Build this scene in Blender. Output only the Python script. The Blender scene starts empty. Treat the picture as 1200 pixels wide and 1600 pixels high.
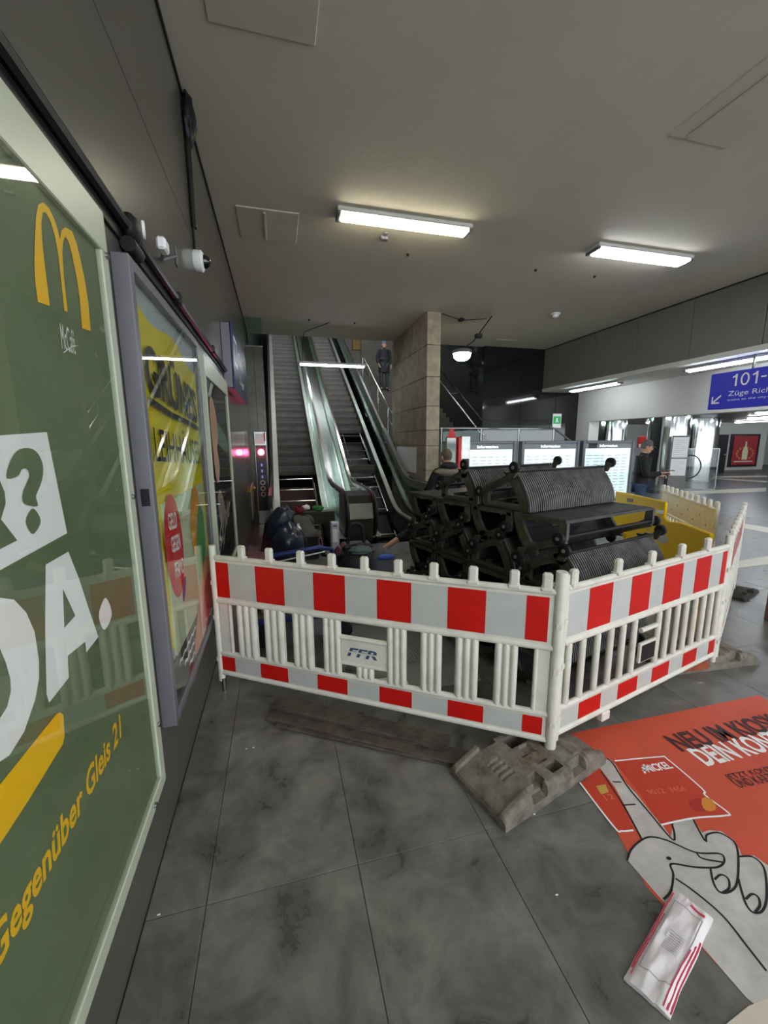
import bpy, bmesh, math, random
from mathutils import Vector, Matrix, noise
from mathutils.geometry import tessellate_polygon
random.seed(7)
SC = bpy.context.scene
COL = SC.collection
# ---------------------------------------------------------------- camera
FPX, CX, CY, EYE = 632.0, 600.0, 800.0, 1.8
def _n(v): return v.normalized()
_Y = _n(Vector((433.0-CX, 692.0-CY, FPX)))
_D = _n(Vector((624.0-CX, 4500.0-CY, FPX)))
_D = _n(_D-_Y*_D.dot(_Y)); _U = -_D
_X = _n(_Y.cross(_U))
MW = Matrix((_X, _Y, _U))                       # rows: world axes in camera frame (x right, y down, z forward)
CAMP = Vector((0, 0, EYE))
camd = bpy.data.cameras.new('camera'); cam = bpy.data.objects.new('camera', camd); COL.objects.link(cam)
camd.sensor_fit = 'HORIZONTAL'; camd.sensor_width = 36.0; camd.lens = 36.0*FPX/1200.0
camd.clip_start = 0.02; camd.clip_end = 200
R3 = Matrix((MW @ Vector((1,0,0)), MW @ Vector((0,-1,0)), MW @ Vector((0,0,-1)))).transposed()
cam.matrix_world = Matrix.Translation(CAMP) @ R3.to_4x4()
SC.camera = cam
# ---------------------------------------------------------------- world, exposure
SC.view_settings.view_transform = 'Standard'; SC.view_settings.look = 'None'
SC.view_settings.gamma = 1.0; SC.view_settings.use_curve_mapping = False
SC.view_settings.exposure = 1.35
w = bpy.data.worlds.new('world'); SC.world = w; w.use_nodes = True
w.node_tree.nodes['Background'].inputs[0].default_value = (0.85, 0.93, 1.0, 1)
w.node_tree.nodes['Background'].inputs[1].default_value = 1.3
TUBE = 12.0      # strength of the fluorescent lamps

# ---------------------------------------------------------------- unprojection helpers (photo pixel -> point on a real plane)
def ray(px, py): return MW @ Vector((px-CX, py-CY, FPX))
def onz(px, py, z=0.0): r = ray(px, py); return CAMP + r*((z-EYE)/r.z)
def onx(px, py, x): r = ray(px, py); return CAMP + r*(x/r.x)
def ony(px, py, y): r = ray(px, py); return CAMP + r*(y/r.y)
def onp(px, py, p0, n): r = ray(px, py); return CAMP + r*((Vector(p0)-CAMP).dot(Vector(n))/r.dot(Vector(n)))

# ---------------------------------------------------------------- materials
def lin(c): return tuple(((x/255.0)/12.92 if x/255.0 <= .04045 else ((x/255.0+.055)/1.055)**2.4) for x in c)
MATS = {}
def mat(name, rgb, rough=.5, metal=0.0, var=0.0, vscale=3.0, rgb2=None, bump=0.0, bscale=60.0, coat=0.0, emis=0.0, trans=0.0, alpha=1.0, ior=1.45, spec=.5, rvar=0.0, vdetail=6.0, objvar=0.0, lo=.35, hi=.7, stretch=None, dist=0.0):
    if name in MATS: return MATS[name]
    m = bpy.data.materials.new(name); m.use_nodes = True; MATS[name] = m
    nt = m.node_tree; N = nt.nodes; L = nt.links; b = N['Principled BSDF']
    c = lin(rgb)+(1,)
    b.inputs['Base Color'].default_value = c
    b.inputs['Roughness'].default_value = rough; b.inputs['Metallic'].default_value = metal
    b.inputs['Coat Weight'].default_value = coat; b.inputs['Coat Roughness'].default_value = .04
    b.inputs['Transmission Weight'].default_value = trans; b.inputs['IOR'].default_value = ior
    b.inputs['Specular IOR Level'].default_value = spec; b.inputs['Alpha'].default_value = alpha
    if emis:
        b.inputs['Emission Color'].default_value = c; b.inputs['Emission Strength'].default_value = emis
    if var or rgb2 or bump or rvar:
        g = N.new('ShaderNodeNewGeometry'); mp = N.new('ShaderNodeMapping'); L.new(g.outputs['Position'], mp.inputs[0])
        if stretch: mp.inputs['Scale'].default_value = stretch
        nz = N.new('ShaderNodeTexNoise'); L.new(mp.outputs[0], nz.inputs['Vector'])
        nz.inputs['Scale'].default_value = vscale; nz.inputs['Detail'].default_value = vdetail; nz.inputs['Roughness'].default_value = .65; nz.inputs['Distortion'].default_value = dist
        if var or rgb2:
            r = N.new('ShaderNodeValToRGB'); L.new(nz.outputs[0], r.inputs[0])
            c2 = lin(rgb2) if rgb2 else tuple(x*(1-var) for x in c[:3])
            r.color_ramp.elements[0].position = lo; r.color_ramp.elements[1].position = hi
            r.color_ramp.elements[0].color = tuple(c2)+(1,); r.color_ramp.elements[1].color = c
            out = r.outputs[0]
            if objvar:
                oi = N.new('ShaderNodeObjectInfo'); mr = N.new('ShaderNodeMapRange'); L.new(oi.outputs['Random'], mr.inputs[0])
                mr.inputs[3].default_value = 1-objvar; mr.inputs[4].default_value = 1+objvar
                hs = N.new('ShaderNodeHueSaturation'); L.new(out, hs.inputs['Color']); L.new(mr.outputs[0], hs.inputs['Value']); out = hs.outputs[0]
            L.new(out, b.inputs['Base Color'])
        if rvar:
            mr = N.new('ShaderNodeMapRange'); L.new(nz.outputs[0], mr.inputs[0]); mr.inputs[1].default_value = .3; mr.inputs[2].default_value = .7
            mr.inputs[3].default_value = rough-rvar; mr.inputs[4].default_value = rough+rvar; L.new(mr.outputs[0], b.inputs['Roughness'])
        if bump:
            n2 = N.new('ShaderNodeTexNoise'); n2.inputs['Scale'].default_value = bscale; n2.inputs['Detail'].default_value = 4
            L.new(mp.outputs[0], n2.inputs['Vector'])
            bp = N.new('ShaderNodeBump'); bp.inputs['Strength'].default_value = bump; bp.inputs['Distance'].default_value = .01
            L.new(n2.outputs[0], bp.inputs['Height']); L.new(bp.outputs[0], b.inputs['Normal'])
    return m
def pane_mat(name, tint, gloss=.08, rough=.0):
    if name in MATS: return MATS[name]
    m = bpy.data.materials.new(name); m.use_nodes = True; MATS[name] = m
    nt = m.node_tree; N = nt.nodes; L = nt.links; N.remove(N['Principled BSDF'])
    t = N.new('ShaderNodeBsdfTransparent'); t.inputs[0].default_value = tuple(tint)+(1,)
    g = N.new('ShaderNodeBsdfGlossy'); g.inputs['Roughness'].default_value = rough
    f = N.new('ShaderNodeLayerWeight'); f.inputs[0].default_value = .5
    pw = N.new('ShaderNodeMath'); pw.operation = 'POWER'; pw.inputs[1].default_value = 5; L.new(f.outputs['Facing'], pw.inputs[0])
    ma = N.new('ShaderNodeMath'); ma.operation = 'MULTIPLY_ADD'; ma.inputs[1].default_value = .6; ma.inputs[2].default_value = .035; L.new(pw.outputs[0], ma.inputs[0])
    mx = N.new('ShaderNodeMixShader'); L.new(ma.outputs[0], mx.inputs[0]); L.new(t.outputs[0], mx.inputs[1]); L.new(g.outputs[0], mx.inputs[2])
    L.new(mx.outputs[0], N['Material Output'].inputs[0]); return m

# ---------------------------------------------------------------- mesh builder
class MB:
    def __init__(s): s.v = []; s.f = []
    def add(s, vs, fs):
        k = len(s.v); s.v += [Vector(v) for v in vs]; s.f += [tuple(k+i for i in f) for f in fs]; return s
    def box(s, x0, y0, z0, x1, y1, z1, M=None, c=0.0):
        if x0 > x1: x0, x1 = x1, x0
        if y0 > y1: y0, y1 = y1, y0
        if z0 > z1: z0, z1 = z1, z0
        if c > 0:   # chamfered on the vertical outline and the top/bottom
            c = min(c, (x1-x0)*.45, (y1-y0)*.45, (z1-z0)*.45)
            def ring(i, z): return [(x0+i, y0+i+c*0, z), (x1-i, y0+i, z), (x1-i, y1-i, z), (x0+i, y1-i, z)]
            def oct_(i, z): 
                a = c; return [(x0+a, y0+i, z), (x1-a, y0+i, z), (x1-i, y0+a, z), (x1-i, y1-a, z), (x1-a, y1-i, z), (x0+a, y1-i, z), (x0+i, y1-a, z), (x0+i, y0+a, z)]
            vs = oct_(c*.99, z0)+oct_(0, z0+c)+oct_(0, z1-c)+oct_(c*.99, z1)
            fs = [tuple(range(7, -1, -1)), tuple(range(24, 32))]
            for r in range(3):
                for i in range(8): j = (i+1) % 8; fs.append((r*8+i, r*8+j, r*8+8+j, r*8+8+i))
        else:
            vs = [(x0,y0,z0),(x1,y0,z0),(x1,y1,z0),(x0,y1,z0),(x0,y0,z1),(x1,y0,z1),(x1,y1,z1),(x0,y1,z1)]
            fs = [(3,2,1,0),(4,5,6,7),(0,1,5,4),(1,2,6,5),(2,3,7,6),(3,0,4,7)]
        vs = [Vector(v) for v in vs]
        if M is not None: vs = [M @ v for v in vs]
        return s.add(vs, fs)
    def prism(s, pts, t):
        # pts: closed planar outline (3D), t: thickness vector
        pts = [Vector(p) for p in pts]; t = Vector(t); n = len(pts)
        tri = tessellate_polygon([pts])
        nrm = sum(((pts[i]).cross(pts[(i+1) % n]) for i in range(n)), Vector())
        fl = nrm.dot(t) > 0
        k = len(s.v); s.v += pts+[p+t for p in pts]
        for a in tri:
            q = (pts[a[1]]-pts[a[0]]).cross(pts[a[2]]-pts[a[0]])
            a = tuple(a) if (q.dot(t) < 0) else tuple(reversed(a))
            s.f.append(tuple(k+i for i in a)); s.f.append(tuple(k+n+i for i in reversed(a)))
        for i in range(n):
            j = (i+1) % n
            s.f.append((k+i, k+j, k+n+j, k+n+i) if fl else (k+j, k+i, k+n+i, k+n+j))
        return s
    def flat(s, loops, off=(0,0,0)):
        # flat print: outline (+holes) of 3D points
        loops = [[Vector(p)+Vector(off) for p in l] for l in loops]
        tri = tessellate_polygon(loops); k = len(s.v)
        for l in loops: s.v += l
        allp = [p for l in loops for p in l]
        c = sum(allp, Vector())/len(allp)
        for a in tri:
            q = (allp[a[1]]-allp[a[0]]).cross(allp[a[2]]-allp[a[0]])
            if q.dot(CAMP-c) < 0: a = tuple(reversed(a))
            s.f.append(tuple(k+i for i in a))
        return s
    def tube(s, path, r, n=10, caps=True, closed=False):
        path = [Vector(p) for p in path]; m = len(path)
        rr = r if isinstance(r, (list, tuple)) else [r]*m
        k = len(s.v); up = None
        for i, p in enumerate(path):
            if closed: d = path[(i+1) % m]-path[i-1]
            else: d = path[min(i+1, m-1)]-path[max(i-1, 0)]
            d.normalize()
            if up is None:
                up = Vector((0,0,1)) if abs(d.z) < .9 else Vector((1,0,0))
            a = d.cross(up).normalized(); up = a.cross(d).normalized()
            for j in range(n):
                t = 2*math.pi*j/n; s.v.append(p+(a*math.cos(t)+up*math.sin(t))*rr[i])
        for i in range(m if closed else m-1):
            i2 = (i+1) % m
            for j in range(n):
                j2 = (j+1) % n; s.f.append((k+i*n+j2, k+i*n+j, k+i2*n+j, k+i2*n+j2))
        if caps and not closed:
            s.f.append(tuple(k+j for j in range(n))); s.f.append(tuple(k+(m-1)*n+j for j in reversed(range(n))))
        return s
    def lathe(s, prof, n=20, M=None):
        k = len(s.v); m = len(prof)
        for r, z in prof:
            for j in range(n):
                t = 2*math.pi*j/n; v = Vector((r*math.cos(t), r*math.sin(t), z)); s.v.append(M @ v if M is not None else v)
        for i in range(m-1):
            for j in range(n):
                j2 = (j+1) % n; s.f.append((k+i*n+j, k+i*n+j2, k+(i+1)*n+j2, k+(i+1)*n+j))
        s.f.append(tuple(k+j for j in reversed(range(n)))); s.f.append(tuple(k+(m-1)*n+j for j in range(n)))
        return s
    def disc(s, c, axis, r, t, n=16):
        c = Vector(c); a = Vector(axis).normalized()
        q = a.to_track_quat('Z', 'Y').to_matrix().to_4x4()
        return s.lathe([(r*.85, -t/2), (r, -t*.35), (r, t*.35), (r*.85, t/2)], n, Matrix.Translation(c) @ q)
    def blob(s, c, r, M=None, seg=16, ring=10, amp=0.0, ns=3.0, seed=0.0):
        c = Vector(c); k = len(s.v)
        def P(th, ph):
            v = Vector((math.sin(th)*math.cos(ph), math.sin(th)*math.sin(ph), math.cos(th)))
            d = 1+amp*noise.noise(v*ns+Vector((seed, seed*1.7, 0)))
            v = Vector((v.x*r[0]*d, v.y*r[1]*d, v.z*r[2]*d))
            return c+(M @ v if M is not None else v)
        s.v.append(P(0, 0))
        for i in range(1, ring):
            for j in range(seg): s.v.append(P(math.pi*i/ring, 2*math.pi*j/seg))
        s.v.append(P(math.pi, 0)); last = len(s.v)-1
        for j in range(seg):
            j2 = (j+1) % seg; s.f.append((k, k+1+j, k+1+j2)); s.f.append((last, k+1+(ring-2)*seg+j2, k+1+(ring-2)*seg+j))
            for i in range(ring-2):
                a = k+1+i*seg; s.f.append((a+j, a+seg+j, a+seg+j2, a+j2))
        return s
def xf(parent):
    return parent.matrix_world.inverted() if parent is not None else Matrix()
def link(name, me, m, parent=None, world=False, loc=None):
    o = bpy.data.objects.new(name, me)
    if m is not None and not me.materials: me.materials.append(m)
    COL.objects.link(o)
    if parent is not None:
        o.parent = parent
    if loc is not None: o.location = loc
    return o
GM = {}   # object -> world matrix of things (pure rot/loc)
def gm(o):
    if o is None: return Matrix()
    return GM.get(o.name, Matrix())
def obj(name, mb, m, parent=None, world=False, smooth=False, label=None, kind=None):
    """world=True: mb is in world coordinates; they are turned into the parent's local frame"""
    if world and parent is not None:
        inv = gm(parent).inverted(); mb.v = [inv @ v for v in mb.v]
    me = bpy.data.meshes.new(name); me.from_pydata([tuple(v) for v in mb.v], [], mb.f); me.update()
    if smooth:
        for p in me.polygons: p.use_smooth = True
        try: me.set_sharp_from_angle(angle=math.radians(42))
        except Exception: pass
    o = link(name, me, m, parent)
    if parent is not None: GM[o.name] = gm(parent)
    if label: o['label'] = label
    if kind: o['kind'] = kind
    return o
def tag(o, label, cat, group=None, kind=None):
    o['label'] = label; o['category'] = cat
    if group: o['group'] = group
    if kind: o['kind'] = kind
    return o
def thing(name, label, cat, loc=(0,0,0), rz=0.0, group=None, M=None):
    o = bpy.data.objects.new(name, None); COL.objects.link(o); o.empty_display_size = .1
    m = M if M is not None else Matrix.Translation(Vector(loc)) @ Matrix.Rotation(rz, 4, 'Z')
    o.matrix_world = m; GM[o.name] = m
    return tag(o, label, cat, group)
def structure(name, mb, m, parent=None, smooth=False):
    o = obj(name, mb, m, parent, smooth=smooth)
    if parent is None: o['kind'] = 'structure'
    return o
def top(name, mb, m, label, cat, group=None, smooth=False):
    # a thing of a single mesh; origin at its base centre
    xs = [v.x for v in mb.v]; ys = [v.y for v in mb.v]; zs = [v.z for v in mb.v]
    c = Vector(((min(xs)+max(xs))/2, (min(ys)+max(ys))/2, min(zs)))
    mb.v = [v-c for v in mb.v]
    o = obj(name, mb, m, smooth=smooth); o.location = c; GM[o.name] = Matrix.Translation(c)
    return tag(o, label, cat, group)
def copy_tree(src, M, label=None, name=None):
    r = src.copy(); COL.objects.link(r); r.matrix_world = M; GM[r.name] = M
    if label: r['label'] = label
    def rec(s, d):
        for ch in s.children:
            c = ch.copy(); COL.objects.link(c); c.parent = d; rec(ch, c)
    rec(src, r); return r
def text(name, s, p0, u, v, wd, ht, m, parent, bold=0.0, shear=0.0, depth=0.0):
    """lettering: lower-left corner p0, along u, up v, fitted to wd x ht (world); only width if ht is None"""
    cu = bpy.data.curves.new(name, 'FONT'); cu.body = s; cu.offset = bold; cu.shear = shear; cu.resolution_u = 3; cu.extrude = 0
    t = bpy.data.objects.new(name, cu); COL.objects.link(t)
    dg = bpy.context.evaluated_depsgraph_get(); me = bpy.data.meshes.new_from_object(t.evaluated_get(dg))
    bpy.data.objects.remove(t); bpy.data.curves.remove(cu)
    xs = [q.co.x for q in me.vertices]; ys = [q.co.y for q in me.vertices]
    if not xs: return None
    x0, x1, y0, y1 = min(xs), max(xs), min(ys), max(ys)
    sx = wd/max(x1-x0, 1e-6); sy = ht/max(y1-y0, 1e-6) if ht else sx
    u = Vector(u).normalized(); v = Vector(v).normalized(); p0 = Vector(p0)
    inv = gm(parent).inverted() if parent is not None else Matrix()
    for q in me.vertices:
        q.co = inv @ (p0+u*((q.co.x-x0)*sx)+v*((q.co.y-y0)*sy))
    me.materials.clear(); me.materials.append(m); me.name = name
    o = bpy.data.objects.new(name, me); COL.objects.link(o)
    if parent is not None: o.parent = parent
    return o
def ell(c, a, b, n=24):
    c = Vector(c); a = Vector(a); b = Vector(b)
    return [c+a*math.cos(2*math.pi*i/n)+b*math.sin(2*math.pi*i/n) for i in range(n)]
def ribbon(path, wdt, nrm):
    """a drawn line of a given width lying in a plane with normal nrm"""
    mb = MB(); P = [Vector(p) for p in path]; n = Vector(nrm); L = []; R = []
    for i, p in enumerate(P):
        d = (P[min(i+1, len(P)-1)]-P[max(i-1, 0)]).normalized(); a = d.cross(n).normalized()*wdt/2
        L.append(p+a); R.append(p-a)
    k = len(P); mb.add(L+R, [(i, i+1, k+i+1, k+i) for i in range(k-1)]); return mb
def spline(pts, n=6, closed=False):
    P = [Vector(p) for p in pts]; out = []; m = len(P)
    for i in range(m if closed else m-1):
        if closed: a, b, c, d = P[i-1], P[i], P[(i+1) % m], P[(i+2) % m]
        else: a, b, c, d = P[max(i-1, 0)], P[i], P[i+1], P[min(i+2, m-1)]
        for k in range(n):
            t = k/n; out.append(.5*((2*b)+(c-a)*t+(2*a-5*b+4*c-d)*t*t+(3*b-a-3*c+d)*t**3))
    if not closed: out.append(P[-1])
    return out

# ---- palette
M_lam = mat('dark wall laminate', (90,87,79), .28, var=.16, vscale=1.3, coat=.25)
M_lamj = mat('wall joint black', (22,22,22), .6)
M_ceil = mat('ceiling plaster', (212,203,184), .75, var=.07, vscale=1.2, bump=.25, bscale=14)
M_hatch = mat('ceiling hatch paint', (206,197,180), .5, var=.05, vscale=4, bump=.25, bscale=5)
M_tile = mat('vinyl floor tile', (142,140,131), .34, rgb2=(76,76,72), dist=.5, vscale=4.2, vdetail=12, rvar=.1, objvar=.08, bump=.05, bscale=90, lo=.32, hi=.78)
M_floor = mat('vinyl floor', (128,130,131), .3, rgb2=(92,94,98), vscale=4.2, vdetail=12, lo=.38, hi=.72)
M_joint = mat('floor joint', (52,52,50), .8)
M_white = mat('white wall paint', (214,213,205), .6, var=.05, vscale=2)
M_fascia = mat('grey fascia panel', (124,123,117), .45, var=.1, vscale=3)
M_black = mat('black polished stone', (26,28,30), .08, var=.4, vscale=3, coat=.6)
M_stone = mat('pillar concrete stone', (182,168,144), .7, rgb2=(148,136,116), vscale=5, bump=.3, bscale=60, objvar=.06)
M_steel = mat('brushed steel', (178,180,176), .24, 1.0, var=.2, vscale=5)
M_chrome = mat('bright steel', (215,216,210), .12, 1.0)
M_mirror = mat('mirror steel', (200,203,202), .09, 1.0, bump=.5, bscale=2.2, stretch=(3,3,.25))
M_deck = mat('bright deck steel', (214,212,200), .3, .55, var=.12, vscale=4)
M_dsteel = mat('dark stained steel', (92,92,82), .3, .85, var=.35, vscale=3)
M_alu = mat('grey aluminium frame', (128,126,132), .42, .35, var=.08, vscale=9)
M_blk = mat('black rubber', (20,20,21), .5)
M_blkp = mat('black plastic', (28,28,30), .35)
M_tube = mat('lamp diffuser warm', (255,250,225), .5, emis=TUBE)
M_tubec = mat('lamp diffuser cool', (240,246,255), .5, emis=TUBE)
M_glass = pane_mat('clear pane', (.97, .98, .97))
M_gglass = pane_mat('green tinted pane', (.74, .90, .84))
M_redp = mat('reflective red foil', (206,22,16), .35, var=.12, vscale=6)
M_whitef = mat('reflective white foil', (196,196,190), .4, var=.1, vscale=7)
M_plast = mat('cream white plastic', (224,219,206), .42, rgb2=(204,198,184), vscale=9, lo=.25, hi=.55)
M_wht = mat('white print', (246,246,243), .5)
M_yel = mat('yellow print', (255,198,10), .5)
M_blkink = mat('black print', (24,22,24), .5)

# ================================================================ SETTING
CEIL = 4.45; WX = -.58
# ---- floor: slab with the escalator pit left open, tiles laid on it
PX0, PX1, PY0, PY1 = -.1, 3.0, 6.9, 10.2
mb = MB()
for a in ((-3,-5,40,PY0),(-3,PY0,PX0,PY1),(PX1,PY0,40,PY1),(-3,PY1,40,30)): mb.box(a[0],a[1],-.3,a[2],a[3],-.004)
floor = structure('floor', mb, M_joint)
tme = None; TX, TY = .61, .97
for i in range(-1, 18):
    for j in range(-2, 10):
        x0 = .25+TX*(i-1); y0 = 1.45+TY*(j-1)
        if y0 > PY0-.96 and x0 < PX1 and x0+TX > PX0-.05: continue
        if x0 < WX: continue
        if tme is None:
            g = .0012; m_ = MB().box(g, g, -.004, TX-g, TY-g, 0, c=.0012)
            me = bpy.data.meshes.new('tile'); me.from_pydata([tuple(v) for v in m_.v], [], m_.f); me.update(); me.materials.append(M_tile); tme = me
        o = bpy.data.objects.new('tile', tme); COL.objects.link(o); o.parent = floor; o.location = (x0, y0, 0)
# cut tiles: along the left wall and around the pit; beyond x=11.2 the vinyl reads as one sheet
fm = MB()
for j in range(-2, 10):
    y0 = 1.45+TY*(j-1)
    obj('tile', MB().box(-.577, y0+.0015, -.004, .25-TX-.0015, y0+TY-.0015, 0, c=.001), M_tile, floor)
X_end = .25+TX*17
fm.box(X_end, -1.46, -.0035, 40, 30, 0); fm.box(PX1+.3, 1.45+TY*9, -.0035, X_end, 30, -.0002); fm.box(.25-TX*1, PY0-.9, -.0035, PX1+.4, PY0, -.0003)
obj('vinyl_sheet', fm, M_floor, floor)
fm = MB(); fm.box(PX0-.2, PY0-.2, -1.0, PX1+.2, PY1+.4, -.9); fm.box(PX0-.2,PY0-.2,-.95,PX0-.05,PY1+.4,-.01); fm.box(PX1+.05,PY0-.2,-.95,PX1+.2,PY1+.4,-.01); fm.box(PX0-.2,PY1+.2,-.95,PX1+.2,PY1+.4,-.01); fm.box(PX0-.06, PY0-.06, -.95, PX1+.06, PY0, -.004)
structure('trim_1', fm, mat('pit concrete', (40,38,36), .8))
# ---- left wall: panels with joints
wall = structure('wall_left', MB().box(WX-.3, -4, 0, WX-.012, 11.0, CEIL), M_lamj)
ys = [-4, -1.2, 5.72, 8.1, 11.0]; zsx = [0, 2.68, 3.42, CEIL-.02]
for i in range(len(ys)-1):
    for j in range(3):
        obj('wall_panel', MB().box(WX-.012, ys[i]+.003, zsx[j]+.004, WX, ys[i+1]-.003, zsx[j+1]-.003, c=.002), M_lam, wall)
structure('trim_2', MB().box(WX, -4, CEIL-.035, WX+.012, 11.0, CEIL-.002), M_lamj)
# ---- ceiling, with the stair void beyond y = 11
cl = structure('ceiling', MB().box(-1.2, -5, CEIL, 7.76, 11.0, CEIL+.5), M_ceil)
def hatch(x0, y0, x1, y1, ridge):
    b = MB().box(x0, y0, CEIL-.012, x1, y1, CEIL+.01, c=.006)
    o = obj('access_hatch', b, M_hatch, cl)
    if ridge:
        b = MB(); b.box(x0+(x1-x0)*.42, y0+.04, CEIL-.03, x0+(x1-x0)*.47, y1-.04, CEIL-.011, c=.008) if ridge == 1 else b.box(x0+.15, y0+.05, CEIL-.028, x0+.21, y1-.05, CEIL-.011, c=.01)
        obj('filler_strip', b, M_hatch, cl)
hatch(-.33, 5.34, .38, 6.07, 1); hatch(-.3, 2.4, .38, 3.24, 0); hatch(3.46, 2.0, 4.14, 3.3, 2); hatch(5.7, 10.1, 6.3, 10.4, 0)
# upper shaft above the escalators
sh = MB(); sh.box(-1.3, 11.0, 8.9, 9.3, 26, 9.3); structure('ceiling.upper', sh, M_ceil)
structure('wall_shaft', MB().box(-1.3, 25.5, 0, 9.3, 26, 9.2), mat('brown shaft wall', (66,60,52), .6))
structure('wall_shaft_left', MB().box(-.9, 11.0, 0, -.6, 26, 9.0).box(-.6, 10.6, 0, -.58, 11.02, CEIL), M_dsteel)
structure('trim_3', MB().box(-.9, 10.75, CEIL+.001, 7.7, 11.0, 5.3), M_fascia)
# panel wall that closes the gap between the left wall and the escalator
ret = structure('wall_return', MB().box(-.58, 9.6, 0, -.21, 9.68, 3.85), M_dsteel)
obj('seam', MB().box(-.40, 9.592, 0, -.394, 9.6, 3.85), M_lamj, ret)
gl = structure('window_1', MB().box(-.58, 9.63, 3.86, -.2, 9.645, CEIL), M_gglass)
obj('window_frame', MB().box(-.58, 9.61, 3.84, -.2, 9.66, 3.87), M_steel, gl)
# ---- fascia beam on the right
fb = structure('wall_right', MB().box(7.74, -5, 3.33, 9.0, 11.0, CEIL+.4), M_lamj)
yb = [-3.5]
while yb[-1] < 11: yb.append(yb[-1]+1.24)
for i in range(len(yb)-1):
    y1 = min(yb[i+1], 11.0); obj('fascia_panel', MB().box(7.72, yb[i]+.006, 3.33, 7.745, y1-.006, CEIL-.03, c=.004), M_fascia, fb)
# soffit under the beam, white wall with the wide opening into the hall
sf = structure('trim_4', MB().box(7.7, -5, 3.24, 9.02, 11.0, 3.33), M_white)
ww = structure('wall_hall', MB().box(9.0, -5, 2.37, 9.35, 11.0, 3.3).box(9.0, 10.35, 0, 9.35, 11.0, 2.37), M_white)
M_hceil = mat('dark hall ceiling', (58,60,66), .35, var=.3, vscale=1.5)
structure('ceiling.hall', MB().box(9.35, -5, 2.75, 40, 30, 3.2), M_hceil)
structure('wall_far', MB().box(22.0, 17.3, 0, 27.2, 17.6, 2.75).box(9.35, 20, 0, 22.0, 20.3, 2.75).box(27.2, 22, 0, 40, 22.3, 2.75), M_white)
structure('baseboard_far', MB().box(22.0, 17.28, 0, 27.2, 17.3, .12), M_fascia)
structure('wall_east', MB().box(39.7, -5, 0, 40, 22, 2.75), M_white)
dr = structure('door_1', MB().box(23.45, 17.24, 0, 24.25, 17.3, 2.1, c=.01), mat('dark door', (34,34,40), .5))
obj('door_handle', MB().tube([(24.12, 17.2, 1.0), (24.0, 17.2, 1.0)], .015), M_steel, dr)
# ---- black polished stone wall behind the information boards
bw = structure('wall_stone', MB().box(5.8, 10.9, 0, 9.0, 11.2, CEIL).box(5.8, 11.2, 0, 6.1, 25.5, 8.9), M_lamj)
for (a, b) in ((5.8, 7.0), (7.0, 8.2), (8.2, 9.0)):
    for (c, d) in ((0, 1.2), (1.2, 2.42), (2.42, 3.4), (3.4, CEIL)):
        obj('stone_panel', MB().box(a+.004, 10.875, c+.003, b-.004, 10.9, d-.003, c=.002), M_black, bw)
for i in range(9):
    for (c, d) in ((0, 2.2), (2.2, 4.4), (4.4, 6.6), (6.6, 8.9)):
        obj('stone_panel', MB().box(5.775, 10.875+i*1.55+.004, c+.003, 5.8, 10.875+(i+1)*1.55-.004, d-.003), M_black, bw)
# ---- pillar of sawn stone blocks
pil = structure('pillar', MB().box(3.135, 8.385, 0, 3.405, 11.075, CEIL), M_joint)
zc = [0, .62, 1.18, 1.72, 2.05, 2.56, 3.16, 3.8, CEIL]
for i in range(len(zc)-1):
    yy = [8.37, 8.37+(.95 if i % 2 else .55), 8.37+(1.9 if i % 2 else 1.5), 11.09]
    for j in range(3):
        obj('stone_block', MB().box(3.12, yy[j]+(0 if j == 0 else .004), zc[i]+.004, 3.42, yy[j+1]-.004, zc[i+1]-.004, c=.006), M_stone, pil)

# ================================================================ LAMPS
def lamp(name, x0, y0, x1, y1, z, label, m, body=M_white, group=None, dirx=True):
    t = thing(name, label, 'lamp', ((x0+x1)/2, (y0+y1)/2, z-.09), group=group)
    obj('housing', MB().box(x0, y0, z-.05, x1, y1, z, c=.012), body, t, world=True)
    ins = .045
    obj('diffuser', MB().box(x0+ins, y0+ins, z-.095, x1-ins, y1-ins, z-.049, c=.02), m, t, world=True, smooth=False)
    if x1-x0 > y1-y0: ec = [(x0+.002, y0+.01, x0+ins, y1-.01), (x1-ins, y0+.01, x1-.002, y1-.01)]
    else: ec = [(x0+.01, y0+.002, x1-.01, y0+ins), (x0+.01, y1-ins, x1-.01, y1-.002)]
    for q in ec: obj('end_cap', MB().box(q[0], q[1], z-.085, q[2], q[3], z-.045, c=.008), M_alu, t, world=True)
    return t
lamp('ceiling_lamp', .79, 5.05, 2.47, 5.28, CEIL, 'warm white tube lamp on the ceiling before the escalators', M_tube)
lamp('ceiling_lamp', 4.33, 5.05, 5.98, 5.33, CEIL, 'cool white tube lamp on the ceiling near the panelled beam', M_tubec)
for (x, y) in ((.8, -.6), (4.33, -.6), (.8, -3.4), (4.33, -3.4)):  # unseen lamps, added to light the ceiling and room from behind
    lamp('ceiling_lamp', x, y, x+1.65, y+.25, CEIL, 'unseen tube lamp added on the ceiling behind the viewer', M_tubec, group='lamps added behind the viewer')
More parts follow.
